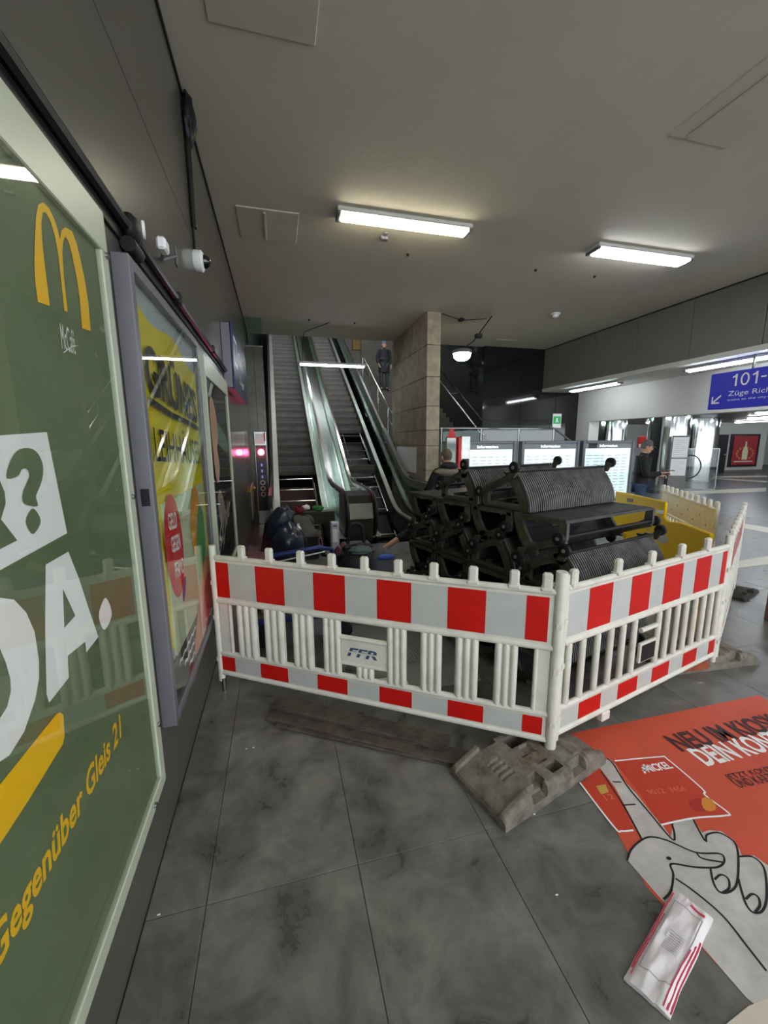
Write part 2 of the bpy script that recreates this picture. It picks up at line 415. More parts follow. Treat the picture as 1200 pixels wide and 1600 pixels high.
# suspended lamp at the head of the escalators
t = lamp('hanging_lamp', .60, 10.7, 2.33, 10.85, 3.80, 'long tube lamp hanging on wires in front of the two escalators', M_tubec)
obj('wire', MB().tube([(.72,10.78,3.8),(.72,10.78,4.2),(.76,10.5,4.43),(1.0,10.1,4.44),(1.26,9.6,4.44)], .008, 6), M_blk, t, world=True)
obj('wire', MB().tube([(2.2,10.78,3.8),(2.2,10.78,4.45)], .005, 6), M_blk, t, world=True)
top('junction_box', MB().box(2.02,10.92,4.18,2.25,11.05,4.43,c=.01).tube([(2.14,10.9,4.3),(2.14,10.92,4.3)],.02), mat('yellowed plastic', (180,150,90), .5), 'yellowed junction box hanging at the ceiling edge over the stairs', 'box')
for (x, y) in ((.4,12.2),(2.2,14.5),(4.6,13.5),(.4,17.5),(4.4,18.5)):  # unseen lamps, added to brighten the escalator shaft from above
    lamp('added_shaft_lamp', x, y, x+1.6, y+.22, 8.9, 'unseen tube lamp added high in the escalator shaft to brighten it', mat('added shaft lamp diffuser', (240,246,255), .5, emis=24), group='lamps added high in the escalator shaft')
# lamps under the beam, and in the hall
for y0, y1, g in ((8.35, 10.1, 'short'), (4.95, 6.72, 'long')):
    lamp('beam_lamp', 7.98, y0, 8.16, y1, 3.24, 'tube lamp under the panelled beam, '+('left one by the black stone wall' if g == 'short' else 'right one above the blue sign'), M_tubec)
lamp('beam_lamp', 7.98, 1.0, 8.16, 2.75, 3.24, 'tube lamp under the panelled beam outside the right edge', M_tubec)
HL = ('first row, under the blue sign','first row, by the white pier','second row, over the nearest mirrored column','second row, right of the nearest column','over the column behind the boards','third row, middle','over the rear mirrored column','fourth row, middle','before the bottle poster','fifth row, right','behind the white pier','farthest left, by the end wall','outside the right edge','close to the right edge','beyond the bottle poster')
k = -1
for x, y in ((10.4, 5.2), (10.4, 8.6), (12.3, 9.6), (12.6, 6.3), (15.0, 12.3), (15.4, 8.6), (18.0, 15.2), (18.6, 11.0), (22.5, 14.2), (23.0, 10.0), (11.0, 13.5), (13.5, 17.0), (17, 4.5), (12.8, 2.5), (28, 14)):
    k += 1; lamp('hall_lamp', x, y, x+.2, y+1.7, 2.75, 'tube lamp under the dark hall ceiling, '+HL[k], M_tubec, group='tube lamps of the hall behind the opening')
# bulkhead lamp by the pillar
bx = ony(722, 552, 8.4)
t = thing('bulkhead_lamp', 'round bulkhead lamp with glowing bowl beside the stone pillar', 'lamp', (bx.x, bx.y, bx.z-.14))
obj('lamp_shade', MB().lathe([(.02,.02),(.11,0),(.17,.05),(.19,.13),(.19,.15),(.02,.15)], 24, Matrix.Translation((bx.x,bx.y,bx.z-.14))), mat('bulkhead glow', (255,252,240), .4, emis=9), t, world=True, smooth=True)
obj('housing', MB().lathe([(.2,.13),(.215,.15),(.2,.2),(.08,.23),(.04,.24)], 24, Matrix.Translation((bx.x,bx.y,bx.z-.14))), M_alu, t, world=True, smooth=True)
obj('bracket', MB().tube([(bx.x,bx.y,bx.z+.09),(bx.x+.25,bx.y,bx.z+.25),(bx.x+.62,bx.y-.1,CEIL-.02)], .012, 6).tube([(bx.x-.5,bx.y,CEIL-.02),(bx.x+.0,bx.y,CEIL-.12),(bx.x+.55,bx.y,CEIL-.05)],.008,6).box(bx.x+.3,bx.y-.05,bx.z+.33,bx.x+.45,bx.y+.05,bx.z+.41,c=.01).box(bx.x-.1,bx.y-.06,CEIL-.14,bx.x+.02,bx.y+.06,CEIL-.08,c=.02), M_blk, t, world=True)
# small ceiling fittings
for (x, y) in ((5.81, 7.9),):
    t = thing('smoke_detector', 'small round smoke detector on the ceiling near the beam', 'detector', (x, y, CEIL-.08))
    obj('base', MB().lathe([(.09,.05),(.1,.06),(.1,.08)], 18), M_wht, t, smooth=True); obj('sensor_head', MB().lathe([(.05,0),(.065,.02),(.07,.05)], 18), M_wht, t, smooth=True)
p = onz(600, 369, CEIL); top('loose_bracket', MB().box(p.x-.05,p.y-.04,CEIL-.05,p.x+.05,p.y+.04,CEIL,c=.01).box(p.x-.02,p.y-.12,CEIL-.02,p.x+.02,p.y-.03,CEIL), M_alu, 'small grey bracket on the ceiling behind the warm lamp', 'bracket')
for (px, py, w_) in ((483,499,'left of the hanging lamp cable'),(554,504,'right of the hanging lamp cable'),(637,397,'below the warm lamp'),(837,421,'between the two ceiling lamps'),(929,431,'below the cool lamp')):
    p = onz(px, py, CEIL); top('ceiling_anchor', MB().lathe([(.012,-.03),(.02,-.02),(.02,0)], 8, Matrix.Translation((p.x,p.y,CEIL))), M_blk, 'small dark plug in the ceiling, '+w_, 'plug', group='plugs left in the ceiling')

# ================================================================ LEFT WALL FITTINGS
FX = WX+.012
def wtube(pts, r, n=8): return MB().tube(pts, r, n)
rl = thing('wall_rail', 'long black conduit rail running above the three posters', 'rail', (WX, 2, 2.66))
obj('pipe', wtube([(-.553,-1.5,2.675),(-.553,2.02,2.675)], .022).tube([(-.553,2.16,2.675),(-.553,5.6,2.655)], .022, 8), M_blkp, rl, world=True, smooth=True)
obj('back_strip', MB().box(WX,-1.5,2.61,-.568,5.6,2.655,c=.003), M_blk, rl, world=True)
for y in (-.4, .95, 2.9, 4.3): obj('clip', MB().box(WX,y-.03,2.64,-.525,y+.03,2.71,c=.008), M_blk, rl, world=True)
j = thing('cable_coupling', 'black round cable coupling with white cap on the black rail', 'coupling', (-.56,2.09,2.6))
obj('body', MB().blob((-.545,2.07,2.68),(.036,.07,.058),amp=.08).tube([(-.545,2.0,2.6),(-.545,2.12,2.60)],.03), M_blk, j, world=True, smooth=True)
obj('cap', MB().disc((-.515,2.13,2.71),(1,.25,0),.036,.014), M_wht, j, world=True, smooth=True)
# dome camera and its cable
t = thing('dome_camera', 'white dome security camera high on the dark wall', 'camera', (-.5,3.85,3.19))
q = Matrix.Translation((WX,3.85,3.26)) @ Matrix.Rotation(math.radians(90), 4, 'Y')
obj('base', MB().lathe([(.075,0),(.08,.01),(.08,.06),(.06,.075)], 24, q), M_wht, t, world=True, smooth=True)
obj('dome', MB().lathe([(.052,.07),(.05,.095),(.035,.12),(.012,.13)], 20, q), mat('smoked dome', (20,20,22), .05, coat=1), t, world=True, smooth=True)
t = thing('camera_cable', 'black cable conduit dropping from the ceiling to the dome camera', 'cable', (-.56,3.85,3.32))
obj('conduit', MB().tube([(-.565,3.85,3.34),(-.565,3.85,3.55)], .012).tube([(-.56,3.85,3.5),(-.56,3.85,4.2)], .022).tube([(-.568,3.89,3.6),(-.568,3.9,4.2)], .006,6), M_blk, t, world=True, smooth=True)
obj('cable_bundle', MB().blob((-.54,3.86,4.27),(.05,.09,.17),amp=.35,ns=2.5), M_blk, t, world=True, smooth=True)
sp = onx(254,382,-.52); sq = onx(277,400,-.57)
t = thing('wall_sensor', 'small white sensor on a short arm left of the dome camera', 'sensor', (-.56,sp.y,sp.z-.04))
obj('head', MB().box(-.545,sp.y-.03,sp.z-.03,-.50,sp.y+.06,sp.z+.03,c=.01), M_wht, t, world=True); obj('arm', MB().tube([(-.53,sp.y+.05,sp.z-.01),(-.555,sp.y+.12,sp.z-.03),(-.575,sq.y,sq.z)], .009), M_alu, t, world=True)
obj('plate', MB().box(-.58,sq.y-.03,sq.z-.06,-.57,sq.y+.03,sq.z+.05,c=.004), M_alu, t, world=True)

UY = (0,1,0); UZ = (0,0,1)
def wp(pts, x): return [onx(a, b, x) for a, b in pts]      # photo outline -> real outline on the wall plane x
def z1(pts, oy=0.0): return [(a/2.667, b/2.667+oy) for a, b in pts]
def printw(name, loops, x, m, parent, zoom=None, **k):
    if zoom is not None: loops = [z1(l, zoom) for l in loops]
    return obj(name, MB().flat([wp(l, x) for l in loops]), m, parent, world=True, **k)
# ---- poster 1 : big green poster behind glass
PY = (-.9, 1.77); PZ = (.33, 2.60); xp = WX+.012
t = thing('green_poster_case', 'large green advertising poster with golden arches in a pale frame', 'poster', (WX, .45, PZ[0]))
fr = MB(); wf = .058
fr.box(WX,PY[0],PZ[0],WX+.03,PY[1],PZ[0]+wf,c=.004); fr.box(WX,PY[0],PZ[1]-.14,WX+.03,PY[1],PZ[1],c=.004); fr.box(WX,PY[1]-wf,PZ[0]+wf,WX+.03,PY[1],PZ[1]-.14,c=.004); fr.box(WX,PY[0],PZ[0]+wf,WX+.03,PY[0]+wf,PZ[1]-.14,c=.004)
obj('frame', fr, mat('pale frame lacquer', (192,198,176), .35, var=.06), t, world=True)
bh = MB()
for (y, z) in ((1.745,2.45),(1.74,.62),(1.6,.36),(1.74,1.6)): bh.disc((WX+.034,y,z),(1,0,0),.011,.01,10)
obj('screw', bh, M_steel, t, world=True, smooth=True)
M_green = mat('poster green', (112,126,92), .55, rgb2=(92,108,76), vscale=1.4)  # green paled all over to take in the haze reflected on its glass
obj('poster_sheet', MB().box(WX+.001,PY[0]+.05,PZ[0]+.05,xp,PY[1]-.05,PZ[1]-.12), M_green, t, world=True)
M_pglass = pane_mat('poster pane', (.99,1.0,.99))
xa = xp+.0012
arch = [(158,1258),(147,1180),(143,1100),(146,980),(150,900),(160,852),(180,843),(205,868),(225,910),(240,955),(250,1000),(256,960),(272,947),(300,963),(318,1010),(335,1080),(352,1160),(368,1260),(378,1380),(342,1368),(332,1240),(318,1150),(300,1060),(285,1005),(272,985),(262,1010),(260,1060),(266,1150),(282,1300),(268,1295),(255,1170),(243,1060),(228,980),(208,915),(190,885),(178,885),(172,930),(176,1010),(186,1100),(208,1275)]
printw('golden_arches', [arch], xa, M_yel, t, zoom=0)
p = onx(97, 545, xa); p2 = onx(124, 541, xa); text('lettering', 'McCafé', p, UY, UZ, .085, .07, M_wht, t, shear=.3)
printw('underline', [[(262,1470),(300,1440),(330,1438),(300,1447),(268,1470)]], xa, M_wht, t, zoom=0)
printw('white_box', [[(-260,490),(0,481),(195,467),(280,888),(0,1043),(-260,1185)]], xa, M_wht, t, zoom=500)
xb = xa+.0012
qm = spline([onx(a/2.667, b/2.667+500, xb) for a, b in [(28,660),(38,600),(68,548),(110,533),(150,547),(175,590),(180,640),(168,690),(150,735),(157,776),(100,765),(95,722),(110,682),(122,650),(114,622),(92,622),(75,650)]], 3, True)
obj('question_mark', MB().flat([qm]), M_green, t, world=True)
obj('question_dot', MB().flat([spline([onx(a/2.667, b/2.667+500, xb) for a, b in [(138,785),(170,838),(138,892),(108,838)]], 5, True)]), M_green, t, world=True)
rr = [[(-240,760),(-240,640),(-60,636),(0,670),(20,718),(24,765),(4,830),(72,918),(0,955),(-60,870),(-90,880),(-80,990),(-240,1060)], [(-150,720),(-60,712),(-40,745),(-70,790),(-140,800)]]
printw('letter', rr, xb, M_green, t, zoom=500)
aa = [(190,1020),(285,965),(330,1080),(372,1210),(410,1320),(360,1385),(355,1340),(282,1400),(287,1490),(205,1595),(194,1560),(188,1300)]
printw('letter', [aa, [(262,1120),(314,1232),(268,1283)]], xa, M_wht, t, zoom=500)
oo = [(-95,960),(-95,1215),(0,1190),(15,1180),(38,1143),(55,1093),(61,1060),(61,1032),(54,987),(41,957),(22,937),(0,934),(-60,935)]
oi = [(-50,1010),(0,1014),(9,1035),(16,1060),(17,1080),(11,1105),(0,1122),(-50,1150)]
printw('letter', [oo, oi], xa, M_wht, t)
obj('full_stop', MB().flat([spline([onx(a/2.667, b/2.667+500, xa) for a, b in [(440,1158),(466,1225),(435,1291),(412,1228)]], 6, True)]), M_wht, t, world=True)
printw('straw', [[(-70,1300),(0,1226),(88,1116),(94,1113),(99,1117),(101,1150),(98,1163),(90,1176),(45,1250),(0,1319),(-60,1400)]], xa, M_yel, t)
# slogan along the bottom
p = onx(0, 1513, xa); p2 = onx(192, 1150, xa); p3 = onx(192, 1115, xa)
text('lettering', 'Gegenüber Gleis 21', (xa, p.y-.02, p.z-.02), UY, UZ, p2.y-p.y+.02, .105, M_yel, t, bold=.025, shear=.2)
obj('glass_pane', MB().box(WX+.0235,PY[0]+wf,PZ[0]+wf,WX+.0245,PY[1]-wf,PZ[1]-.14), M_pglass, t, world=True)
# ---- poster 2 : yellow poster in a deep aluminium case
Y0, Y1, Z0, Z1 = 1.88, 3.30, .50, 2.52; XF = -.515
t = thing('yellow_poster_case', 'deep grey aluminium case with a creased yellow poster', 'poster', (WX,(Y0+Y1)/2,Z0))
bx_ = MB(); bx_.box(WX,Y0,Z0,XF,Y0+.05,Z1,c=.004); bx_.box(WX,Y1-.05,Z0,XF,Y1,Z1,c=.004); bx_.box(WX,Y0+.05,Z0,XF,Y1-.05,Z0+.05,c=.004); bx_.box(WX,Y0+.05,Z1-.05,XF,Y1-.05,Z1,c=.004)
obj('case', bx_, M_alu, t, world=True)
obj('backing', MB().box(WX+.001,Y0+.05,Z0+.05,WX+.03,Y1-.05,Z1-.05), mat('pale grey backing', (172,184,186), .5, var=.05), t, world=True)
M_py = mat('poster yellow', (226,208,10), .5, var=.15, vscale=4)
def sheet(y0, y1, z0, z1, x, amp, m, name, parent, ny=26, nz=30, cut=None, seed=0):
    mb = MB(); V = []
    for i in range(ny+1):
        for j in range(nz+1):
            y = y0+(y1-y0)*i/ny; z = z0+(z1-z0)*j/nz
            if cut: y, z = cut(y, z, i/ny, j/nz)
            V.append(Vector((x+amp*abs(noise.noise(Vector((y*3.1+seed, z*2.3+y*2, seed)))) if amp else x, y, z)))
    F = [(i*(nz+1)+j, (i+1)*(nz+1)+j, (i+1)*(nz+1)+j+1, i*(nz+1)+j+1) for i in range(ny) for j in range(nz)]
    mb.add(V, F); return obj(name, mb, m, parent, world=True, smooth=True)
xs_ = WX+.034
sheet(Y0+.09, Y1-.06, Z0+.3, Z1-.12, xs_, .012, M_py, 'poster_sheet', t, cut=lambda y, z, a, b: (y, z-(.10*a+.03*math.sin(9*a))*b))
xq = xs_+.014
text('lettering', 'GRÜNES', (xq, 2.02, 2.02), (0,1,-.08), (0,0,1), 1.12, .27, M_blkink, t, bold=.03)
obj('underline', ribbon([(xq,2.03,1.99),(xq,2.4,1.95),(xq,2.8,1.93),(xq,3.15,1.90)], .03, (1,0,0)), M_blkink, t, world=True)
text('lettering', 'LEIHHÄUSER', (xq, 2.04, 1.72), (0,1,-.06), (0,0,1), 1.12, .19, M_blkink, t, bold=.004)
obj('picture_ground', MB().box(xs_,2.08,.75,xq-.002,3.12,1.52), mat('pale green print', (196,206,170), .5, var=.1, vscale=5), t, world=True)
obj('red_badge', MB().flat([ell((xq,2.22,1.28),(0,.17,.03),(0,-.03,.27))]), mat('red print', (206,44,44), .5), t, world=True)
for k_, (s, zz, ww_) in enumerate((('GELD',1.38,.17),('GEGEN',1.26,.18),('PFAND',1.12,.19))): text('lettering', s, (xq+.0015, 2.13+.02*k_, zz), (0,1,-.1), UZ, ww_, .085, M_wht, t, bold=.02)
# the illustration: an arm holding a bunch of vegetables
def wash(name, pts, rgb, xx=xq): obj(name, MB().flat([spline([(xx,a,b) for a, b in pts], 4, True)]), mat('print '+name, rgb, .5), t, world=True)
wash('carrot', [(2.75,1.5),(2.62,1.3),(2.68,1.1),(2.85,1.15),(2.95,1.35),(2.9,1.5)], (214,150,50))
wash('leaf', [(2.9,1.38),(2.75,1.15),(2.72,.95),(2.85,.88),(3.02,1.05),(3.05,1.3)], (86,150,80), xq+.001)
wash('arm', [(2.95,1.0),(2.7,.85),(2.45,.62),(2.5,.55),(2.95,.58),(3.15,.7),(3.14,.95)], (224,150,110), xq+.002)
wash('red_scarf', [(2.95,.86),(2.78,.75),(2.7,.62),(2.85,.56),(3.1,.66),(3.12,.85)], (206,52,44), xq+.003)
wash('blue_shadow', [(2.34,1.07),(2.28,.98),(2.31,.96),(2.38,1.05)], (60,90,150), xq+.001)
mbb = MB().box(xs_, 2.0, Z0+.06, xs_+.01, Y1-.06, .74); obj('brown_strip', mbb, mat('dark brown print', (84,74,62), .5, var=.3, vscale=9), t, world=True)
for k_ in range(3): text('lettering', '~~~~~~~~~', (xs_+.0115, 2.1+.1*k_, .68-.06*k_), (0,1,.0), UZ, .85, .03, M_wht, t, bold=.01)
obj('glass_pane', MB().box(XF-.006,Y0+.05,Z0+.05,XF-.005,Y1-.05,Z1-.05), M_pglass, t, world=True)
top('frame_sticker', MB().box(WX+.018,Y0-.0015,ony(228,791,Y0).z,XF-.014,Y0-.0002,ony(228,764,Y0).z), M_blkink, 'tiny black label stuck on the side of the yellow poster case', 'sticker')
# ---- poster 3
Y0, Y1, Z0, Z1 = 3.62, 5.2, .5, 2.5
t = thing('portrait_poster_case', 'narrow looking dark poster of a face in a pale frame, next to the blue sign', 'poster', (WX,(Y0+Y1)/2,Z0))
bx_ = MB(); bx_.box(WX,Y0,Z0,-.53,Y0+.05,Z1,c=.004); bx_.box(WX,Y1-.05,Z0,-.53,Y1,Z1,c=.004); bx_.box(WX,Y0+.05,Z0,-.53,Y1-.05,Z0+.05,c=.004); bx_.box(WX,Y0+.05,Z1-.16,-.53,Y1-.05,Z1,c=.004)
obj('frame', bx_, mat('pale frame lacquer', (192,198,176), .35), t, world=True)
obj('poster_sheet', MB().box(WX+.001,Y0+.05,Z0+.05,WX+.02,Y1-.05,Z1-.15), mat('dark poster print', (46,46,46), .5, var=.4, vscale=3), t, world=True)
xq = WX+.022
wash('face', [(3.72,2.05),(3.85,2.2),(4.05,2.1),(4.12,1.85),(4.0,1.75),(4.08,1.6),(3.95,1.45),(3.78,1.55)], (168,132,108))
wash('beard_shadow', [(3.85,1.7),(4.0,1.68),(3.96,1.5),(3.82,1.55)], (96,72,58), xq+.001)
wash('pale_sleeve', [(4.0,1.3),(4.2,1.35),(4.5,1.1),(4.45,.95),(4.2,1.0),(4.02,1.1)], (190,172,156), xq+.001)
wash('blue_bottle', [(3.8,1.3),(3.9,1.3),(3.92,1.05),(3.8,1.05)], (50,66,120), xq+.001)
wash('scarf', [(4.3,2.0),(5.0,1.85),(5.0,1.7),(4.3,1.8)], (120,150,140), xq+.001)
text('lettering', 'nur', (xq, 3.85, .95), (0,1,.1), UZ, .9, .2, mat('brown print', (120,90,72), .5), t, bold=.02)
text('lettering', 'Style', (xq+.001, 3.8, .72), (0,1,.25), UZ, 1.1, .24, M_wht, t, shear=.5)
obj('glass_pane', MB().box(-.541,Y0+.05,Z0+.05,-.54,Y1-.05,Z1-.15), M_pglass, t, world=True)
# ---- blue sign box
t = thing('wall_sign_box', 'blue direction sign on a grey box high on the left wall', 'sign', (WX,6.4,2.44))
obj('housing', MB().box(WX,5.35,2.46,-.475,7.55,3.2,c=.006), M_alu, t, world=True)
M_blue = mat('sign blue', (40,42,92), .3, emis=.0, var=.05)
obj('sign_face', MB().box(-.475,5.34,2.44,-.455,7.58,3.22,c=.004), M_blue, t, world=True)
bl = MB(); bl.flat([[(-.4535,5.5,3.1),(-.4535,5.9,3.1),(-.4535,5.9,2.75),(-.4535,5.5,2.75)],[(-.4535,5.55,3.05),(-.4535,5.85,3.05),(-.4535,5.85,2.8),(-.4535,5.55,2.8)]])
obj('symbol', bl, M_wht, t, world=True); text('lettering', 'Gleis', (-.4535,6.1,2.85), UY, UZ, .7, .18, M_wht, t); text('lettering', 'Züge', (-.4535,6.1,2.58), UY, UZ, .7, .12, M_wht, t)
# ---- stop column at the left escalator, brass catch and plate
xc0, xc1 = ony(397,690,9.4).x, ony(417,690,9.4).x
t = thing('left_sign_column', 'dark steel column with red light and a row of pictogram signs left of the escalators', 'sign', ((xc0+xc1)/2,9.4,0))
obj('column', MB().box(xc0,9.38,0,xc1,9.5,2.05,c=.01), M_steel, t, world=True)
obj('icon_strip', MB().box(xc0+.02,9.374,.3,xc1-.02,9.38,1.75), mat('brown strip', (66,52,50), .35), t, world=True)
obj('white_label', MB().box(xc0+.02,9.372,1.78,xc1-.04,9.379,2.0), M_wht, t, world=True)
obj('red_arrow', MB().box(xc1-.06,9.37,1.84,xc1-.03,9.377,2.03), M_redp, t, world=True)
M_led = mat('pink red lamp', (255,90,140), .4, emis=26)
obj('warning_light', MB().disc(((xc0+xc1)/2,9.36,1.60),(0,1,0),.062,.03,20), M_led, t, world=True)
for i_, c_ in enumerate(((40,60,150),(40,60,150),(40,60,150),(150,60,60),(150,60,60),(150,60,60))):
    zc_ = 1.32-.13*i_; cx_ = (xc0+xc1)/2
    if i_ < 3:
        obj('pictogram', MB().flat([ell((cx_,9.372,zc_),(.055,0,0),(0,0,.055))]), mat('pict%d' % (i_//3), c_, .4), t, world=True)
        obj('pictogram_figure', MB().flat([ell((cx_,9.3705,zc_),(.018,0,0),(0,0,.035),8)]), M_wht, t, world=True)
    else:
        obj('pictogram', MB().flat([ell((cx_,9.372,zc_),(.055,0,0),(0,0,.055)), ell((cx_,9.372,zc_),(.035,0,0),(0,0,.035))]), mat('pict ring', (214,190,186), .4), t, world=True)
a, b = onx(366,768,-.5), 0
t = thing('wall_latch', 'yellow brass latch on the steel wall panel beside the left sign column', 'latch', (-.56,8.3,1.0))
pa = ony(362,764,8.6); pb = ony(394,772,8.6); obj('plate', MB().box(-.58,8.3,pa.z-.06,-.53,8.9,pa.z+.01,c=.01), mat('brass', (190,160,60), .3, .8), t, world=True); obj('knob', MB().blob((-.51,8.75,pa.z-.02),(.04,.06,.04)), mat('brass', (190,160,60)), t, world=True, smooth=True)
top('cover_plate', MB().box(-.577,8.6,.25,-.55,9.5,.95,c=.01), mat('beige plate', (176,168,148), .5), 'beige cover plate low on the steel wall beside the left sign column', 'plate')

# ================================================================ ESCALATORS
SL = .585
def deck_path(zf, y0=6.75, yk=9.2, ye=24.5):      # flat, knee, incline
    P = [(y0, zf), (yk-.5, zf)]
    for i in range(1, 6):
        tt = i/6; P.append((yk-.5+1.0*tt, zf+SL*.5*tt*tt))
    P.append((yk+.5, zf+SL*.5)); P.append((ye, zf+SL*(ye-yk))); return P
def strip(mb, x0, x1, lo, hi, y0=6.75, yk=9.2, ye=24.5, klo=None):
    A = deck_path(lo, y0, klo or yk, ye); B = deck_path(hi, y0, yk, ye); k = len(mb.v)
    for (a, b) in zip(A, B): mb.v += [Vector((x0,a[0],a[1])), Vector((x1,a[0],a[1])), Vector((x1,b[0],b[1])), Vector((x0,b[0],b[1]))]
    n = len(A)
    for i in range(n-1):
        for j in range(4):
            j2 = (j+1) % 4; mb.f.append((k+i*4+j2, k+i*4+j, k+(i+1)*4+j, k+(i+1)*4+j2))
    mb.f.append((k,k+1,k+2,k+3)); mb.f.append((k+(n-1)*4+3,k+(n-1)*4+2,k+(n-1)*4+1,k+(n-1)*4)); return mb
M_step = mat('escalator step grey', (120,114,108), .5, .1, var=.3, vscale=4, objvar=.12)
M_stepd = mat('rusty brown underside', (62,30,24), .7)
step_me = None
def make_step_mesh(wd):
    mb = MB(); mb.box(0,0,-.03,wd,.40,0,c=.006)
    prof = [(0,0.0),(.015,-.03),(.02,-.12),(.05,-.23)]
    for i in range(3):
        y0, z0 = prof[i]; y1, z1_ = prof[i+1]; mb.add([(0,y0,z0),(wd,y0,z0),(wd,y1,z1_),(0,y1,z1_),(0,y0+.02,z0),(wd,y0+.02,z0),(wd,y1+.02,z1_),(0,y1+.02,z1_)], [(0,3,2,1),(4,5,6,7),(0,1,5,4),(2,3,7,6),(1,2,6,5),(3,0,4,7)])
    for i in range(28): mb.box(.02+i*(wd-.05)/28,.01,0,.02+i*(wd-.05)/28+.014,.39,.006)
    return mb
def escalator(name, x0, wd, label, missing, lo_y, right, left_side):
    t = thing(name, label, 'escalator', (x0+wd/2, 6.8, 0))
    me = None
    # steps
    n = 34
    for k in range(n):
        y = 9.75+k*.40
        if any(a <= k <= b for a, b in missing): continue
        z = (k+1)*.40*SL-.02
        if me is None:
            mb = make_step_mesh(wd); me = bpy.data.meshes.new('step'); me.from_pydata([tuple(v) for v in mb.v], [], mb.f); me.update(); me.materials.append(M_step)
        o = bpy.data.objects.new('step', me); COL.objects.link(o); o.parent = t; o.location = Vector((x0, y, z))-Vector((x0+wd/2, 6.8, 0))
    # where steps are missing: cross bars and rails of the truss
    for a, b in missing:
        for k in range(a, b+1):
            y = 9.75+k*.40; z = (k+.6)*.40*SL
            obj('cross_bar', MB().tube([(x0+.02,y,z),(x0+wd-.1,y,z)], .016, 8), M_chrome, t, world=True, smooth=True)
            if k % 2 == 0: obj('cross_bar', MB().tube([(x0+.02,y+.12,z-.02),(x0+wd-.1,y+.12,z-.02)], .010, 8), M_steel, t, world=True, smooth=True)
        ya, yb_ = 9.75+a*.4, 9.75+b*.4; za, zb = (a+.6)*.4*SL, (b+.6)*.4*SL
        rb = MB(); rb.tube([(x0+wd-.1,ya-.1,za-.05),(x0+wd-.1,yb_+.1,zb+.05)], .02, 8)
        for q_ in range(int((yb_-ya)/.1)): 
            yy = ya+q_*.1; rb.box(x0+wd-.085,yy,za+(yy-ya)*SL-.03,x0+wd-.055,yy+.06,za+(yy-ya)*SL+.03,c=.004)
        obj('drive_chain', rb, M_steel, t, world=True)
        if right: obj('guide_rail', MB().tube([(x0+wd*.30,ya-.1,za-.07),(x0+wd*.30,yb_+.1,zb+.05)], .02, 8), M_steel, t, world=True)
    tr = MB()
    for a, b in missing:
        ya, yb_ = 9.75+a*.4-.3, 9.75+b*.4+.4
        tr.add([(x0,ya,(ya-9.75)*SL-.35),(x0+wd,ya,(ya-9.75)*SL-.35),(x0+wd,yb_,(yb_-9.75)*SL-.35),(x0,yb_,(yb_-9.75)*SL-.35)], [(0,1,2,3)])
    tb = MB()
    for v4 in (tr.v[i:i+4] for i in range(0, len(tr.v), 4)): tb.prism(v4, (0,0,-.03))
    obj('truss_floor', tb, M_stepd if not right else M_blk, t, world=True)
    return t
EL = escalator('escalator', 0.0, .97, 'left escalator with its lowest steps taken out, showing bars', [(-3, 3)], 9, False, True)
ER = escalator('escalator', 1.75, .95, 'right escalator with gaps in its steps, next to the stone pillar', [(-4, -2), (0, 3), (5, 8)], 9, True, False)
# balustrades -------------------------------------------------------------
def skirt(t, x, side):      # side=+1: the step band lies at larger x
    s_ = side
    obj('skirt_panel', strip(MB(), x, x-s_*.02, -.30, .12, 7.2, 9.4), M_dsteel, t, world=True)
    obj('inner_deck', strip(MB(), x+s_*.0, x-s_*.10, .12, .16, 6.95, 9.4), M_deck, t, world=True)
def glassp(t, x, y0=7.25): obj('glass_pane', strip(MB(), x-.005, x+.005, .16, .88, y0, 9.25), M_gglass, t, world=True)
def track(t, x, m=M_chrome): obj('handrail_track', strip(MB(), x-.03, x+.03, .88, .93, 7.25, 9.2), m, t, world=True)
def newel(t, x, x_in, solid=True):
    pts = [(7.6,.14),(7.1,.14),(6.86,.22),(6.72,.40),(6.70,.58),(6.78,.76),(6.95,.87),(7.25,.90),(7.6,.90)]
    obj('handrail_end', MB().tube([(x,a,b) for a, b in [(7.5,.12),(7.1,.13),(6.84,.2),(6.69,.38),(6.665,.58),(6.75,.78),(6.93,.91),(7.25,.95),(8.0,.95),(8.7,.95),(9.0,.99)]], .036, 8), M_blkp, t, world=True, smooth=True)
    if solid: obj('newel_panel', MB().prism([(x-.012,a,b) for a, b in pts], (.024,0,0)), M_steel, t, world=True)
skirt(EL, 0.0, 1); skirt(EL, .97, -1); skirt(ER, 1.75, 1); skirt(ER, 2.70, -1)
glassp(EL, 1.10); track(EL, 1.10); newel(EL, 1.10, 0)
glassp(ER, 1.60); track(ER, 1.60); newel(ER, 1.60, 0)
glassp(ER, 2.92, 7.9); track(ER, 2.95, M_steel)
obj('outer_deck', strip(MB(), 1.07, 1.63, .10, .15, 6.95, 9.4), M_steel, ER, world=True)
obj('newel_cover', MB().prism([(1.14,a,b) for a, b in [(7.7,-.1),(7.0,-.1),(6.78,.2),(6.72,.5),(6.8,.76),(7.0,.87),(7.7,.88)]], (.42,0,0)), M_dsteel, ER, world=True)
obj('handrail_end', MB().tube([(2.98,7.6,.93),(2.98,8.6,.95),(2.98,9.0,.99)], .05, 8), M_blk, ER, world=True, smooth=True)
obj('handrail_band', strip(MB(), 2.9, 3.0, .80, .97, 7.6, 9.2, 11.3), mat('worn grey rubber', (120,120,114), .6), ER, world=True)
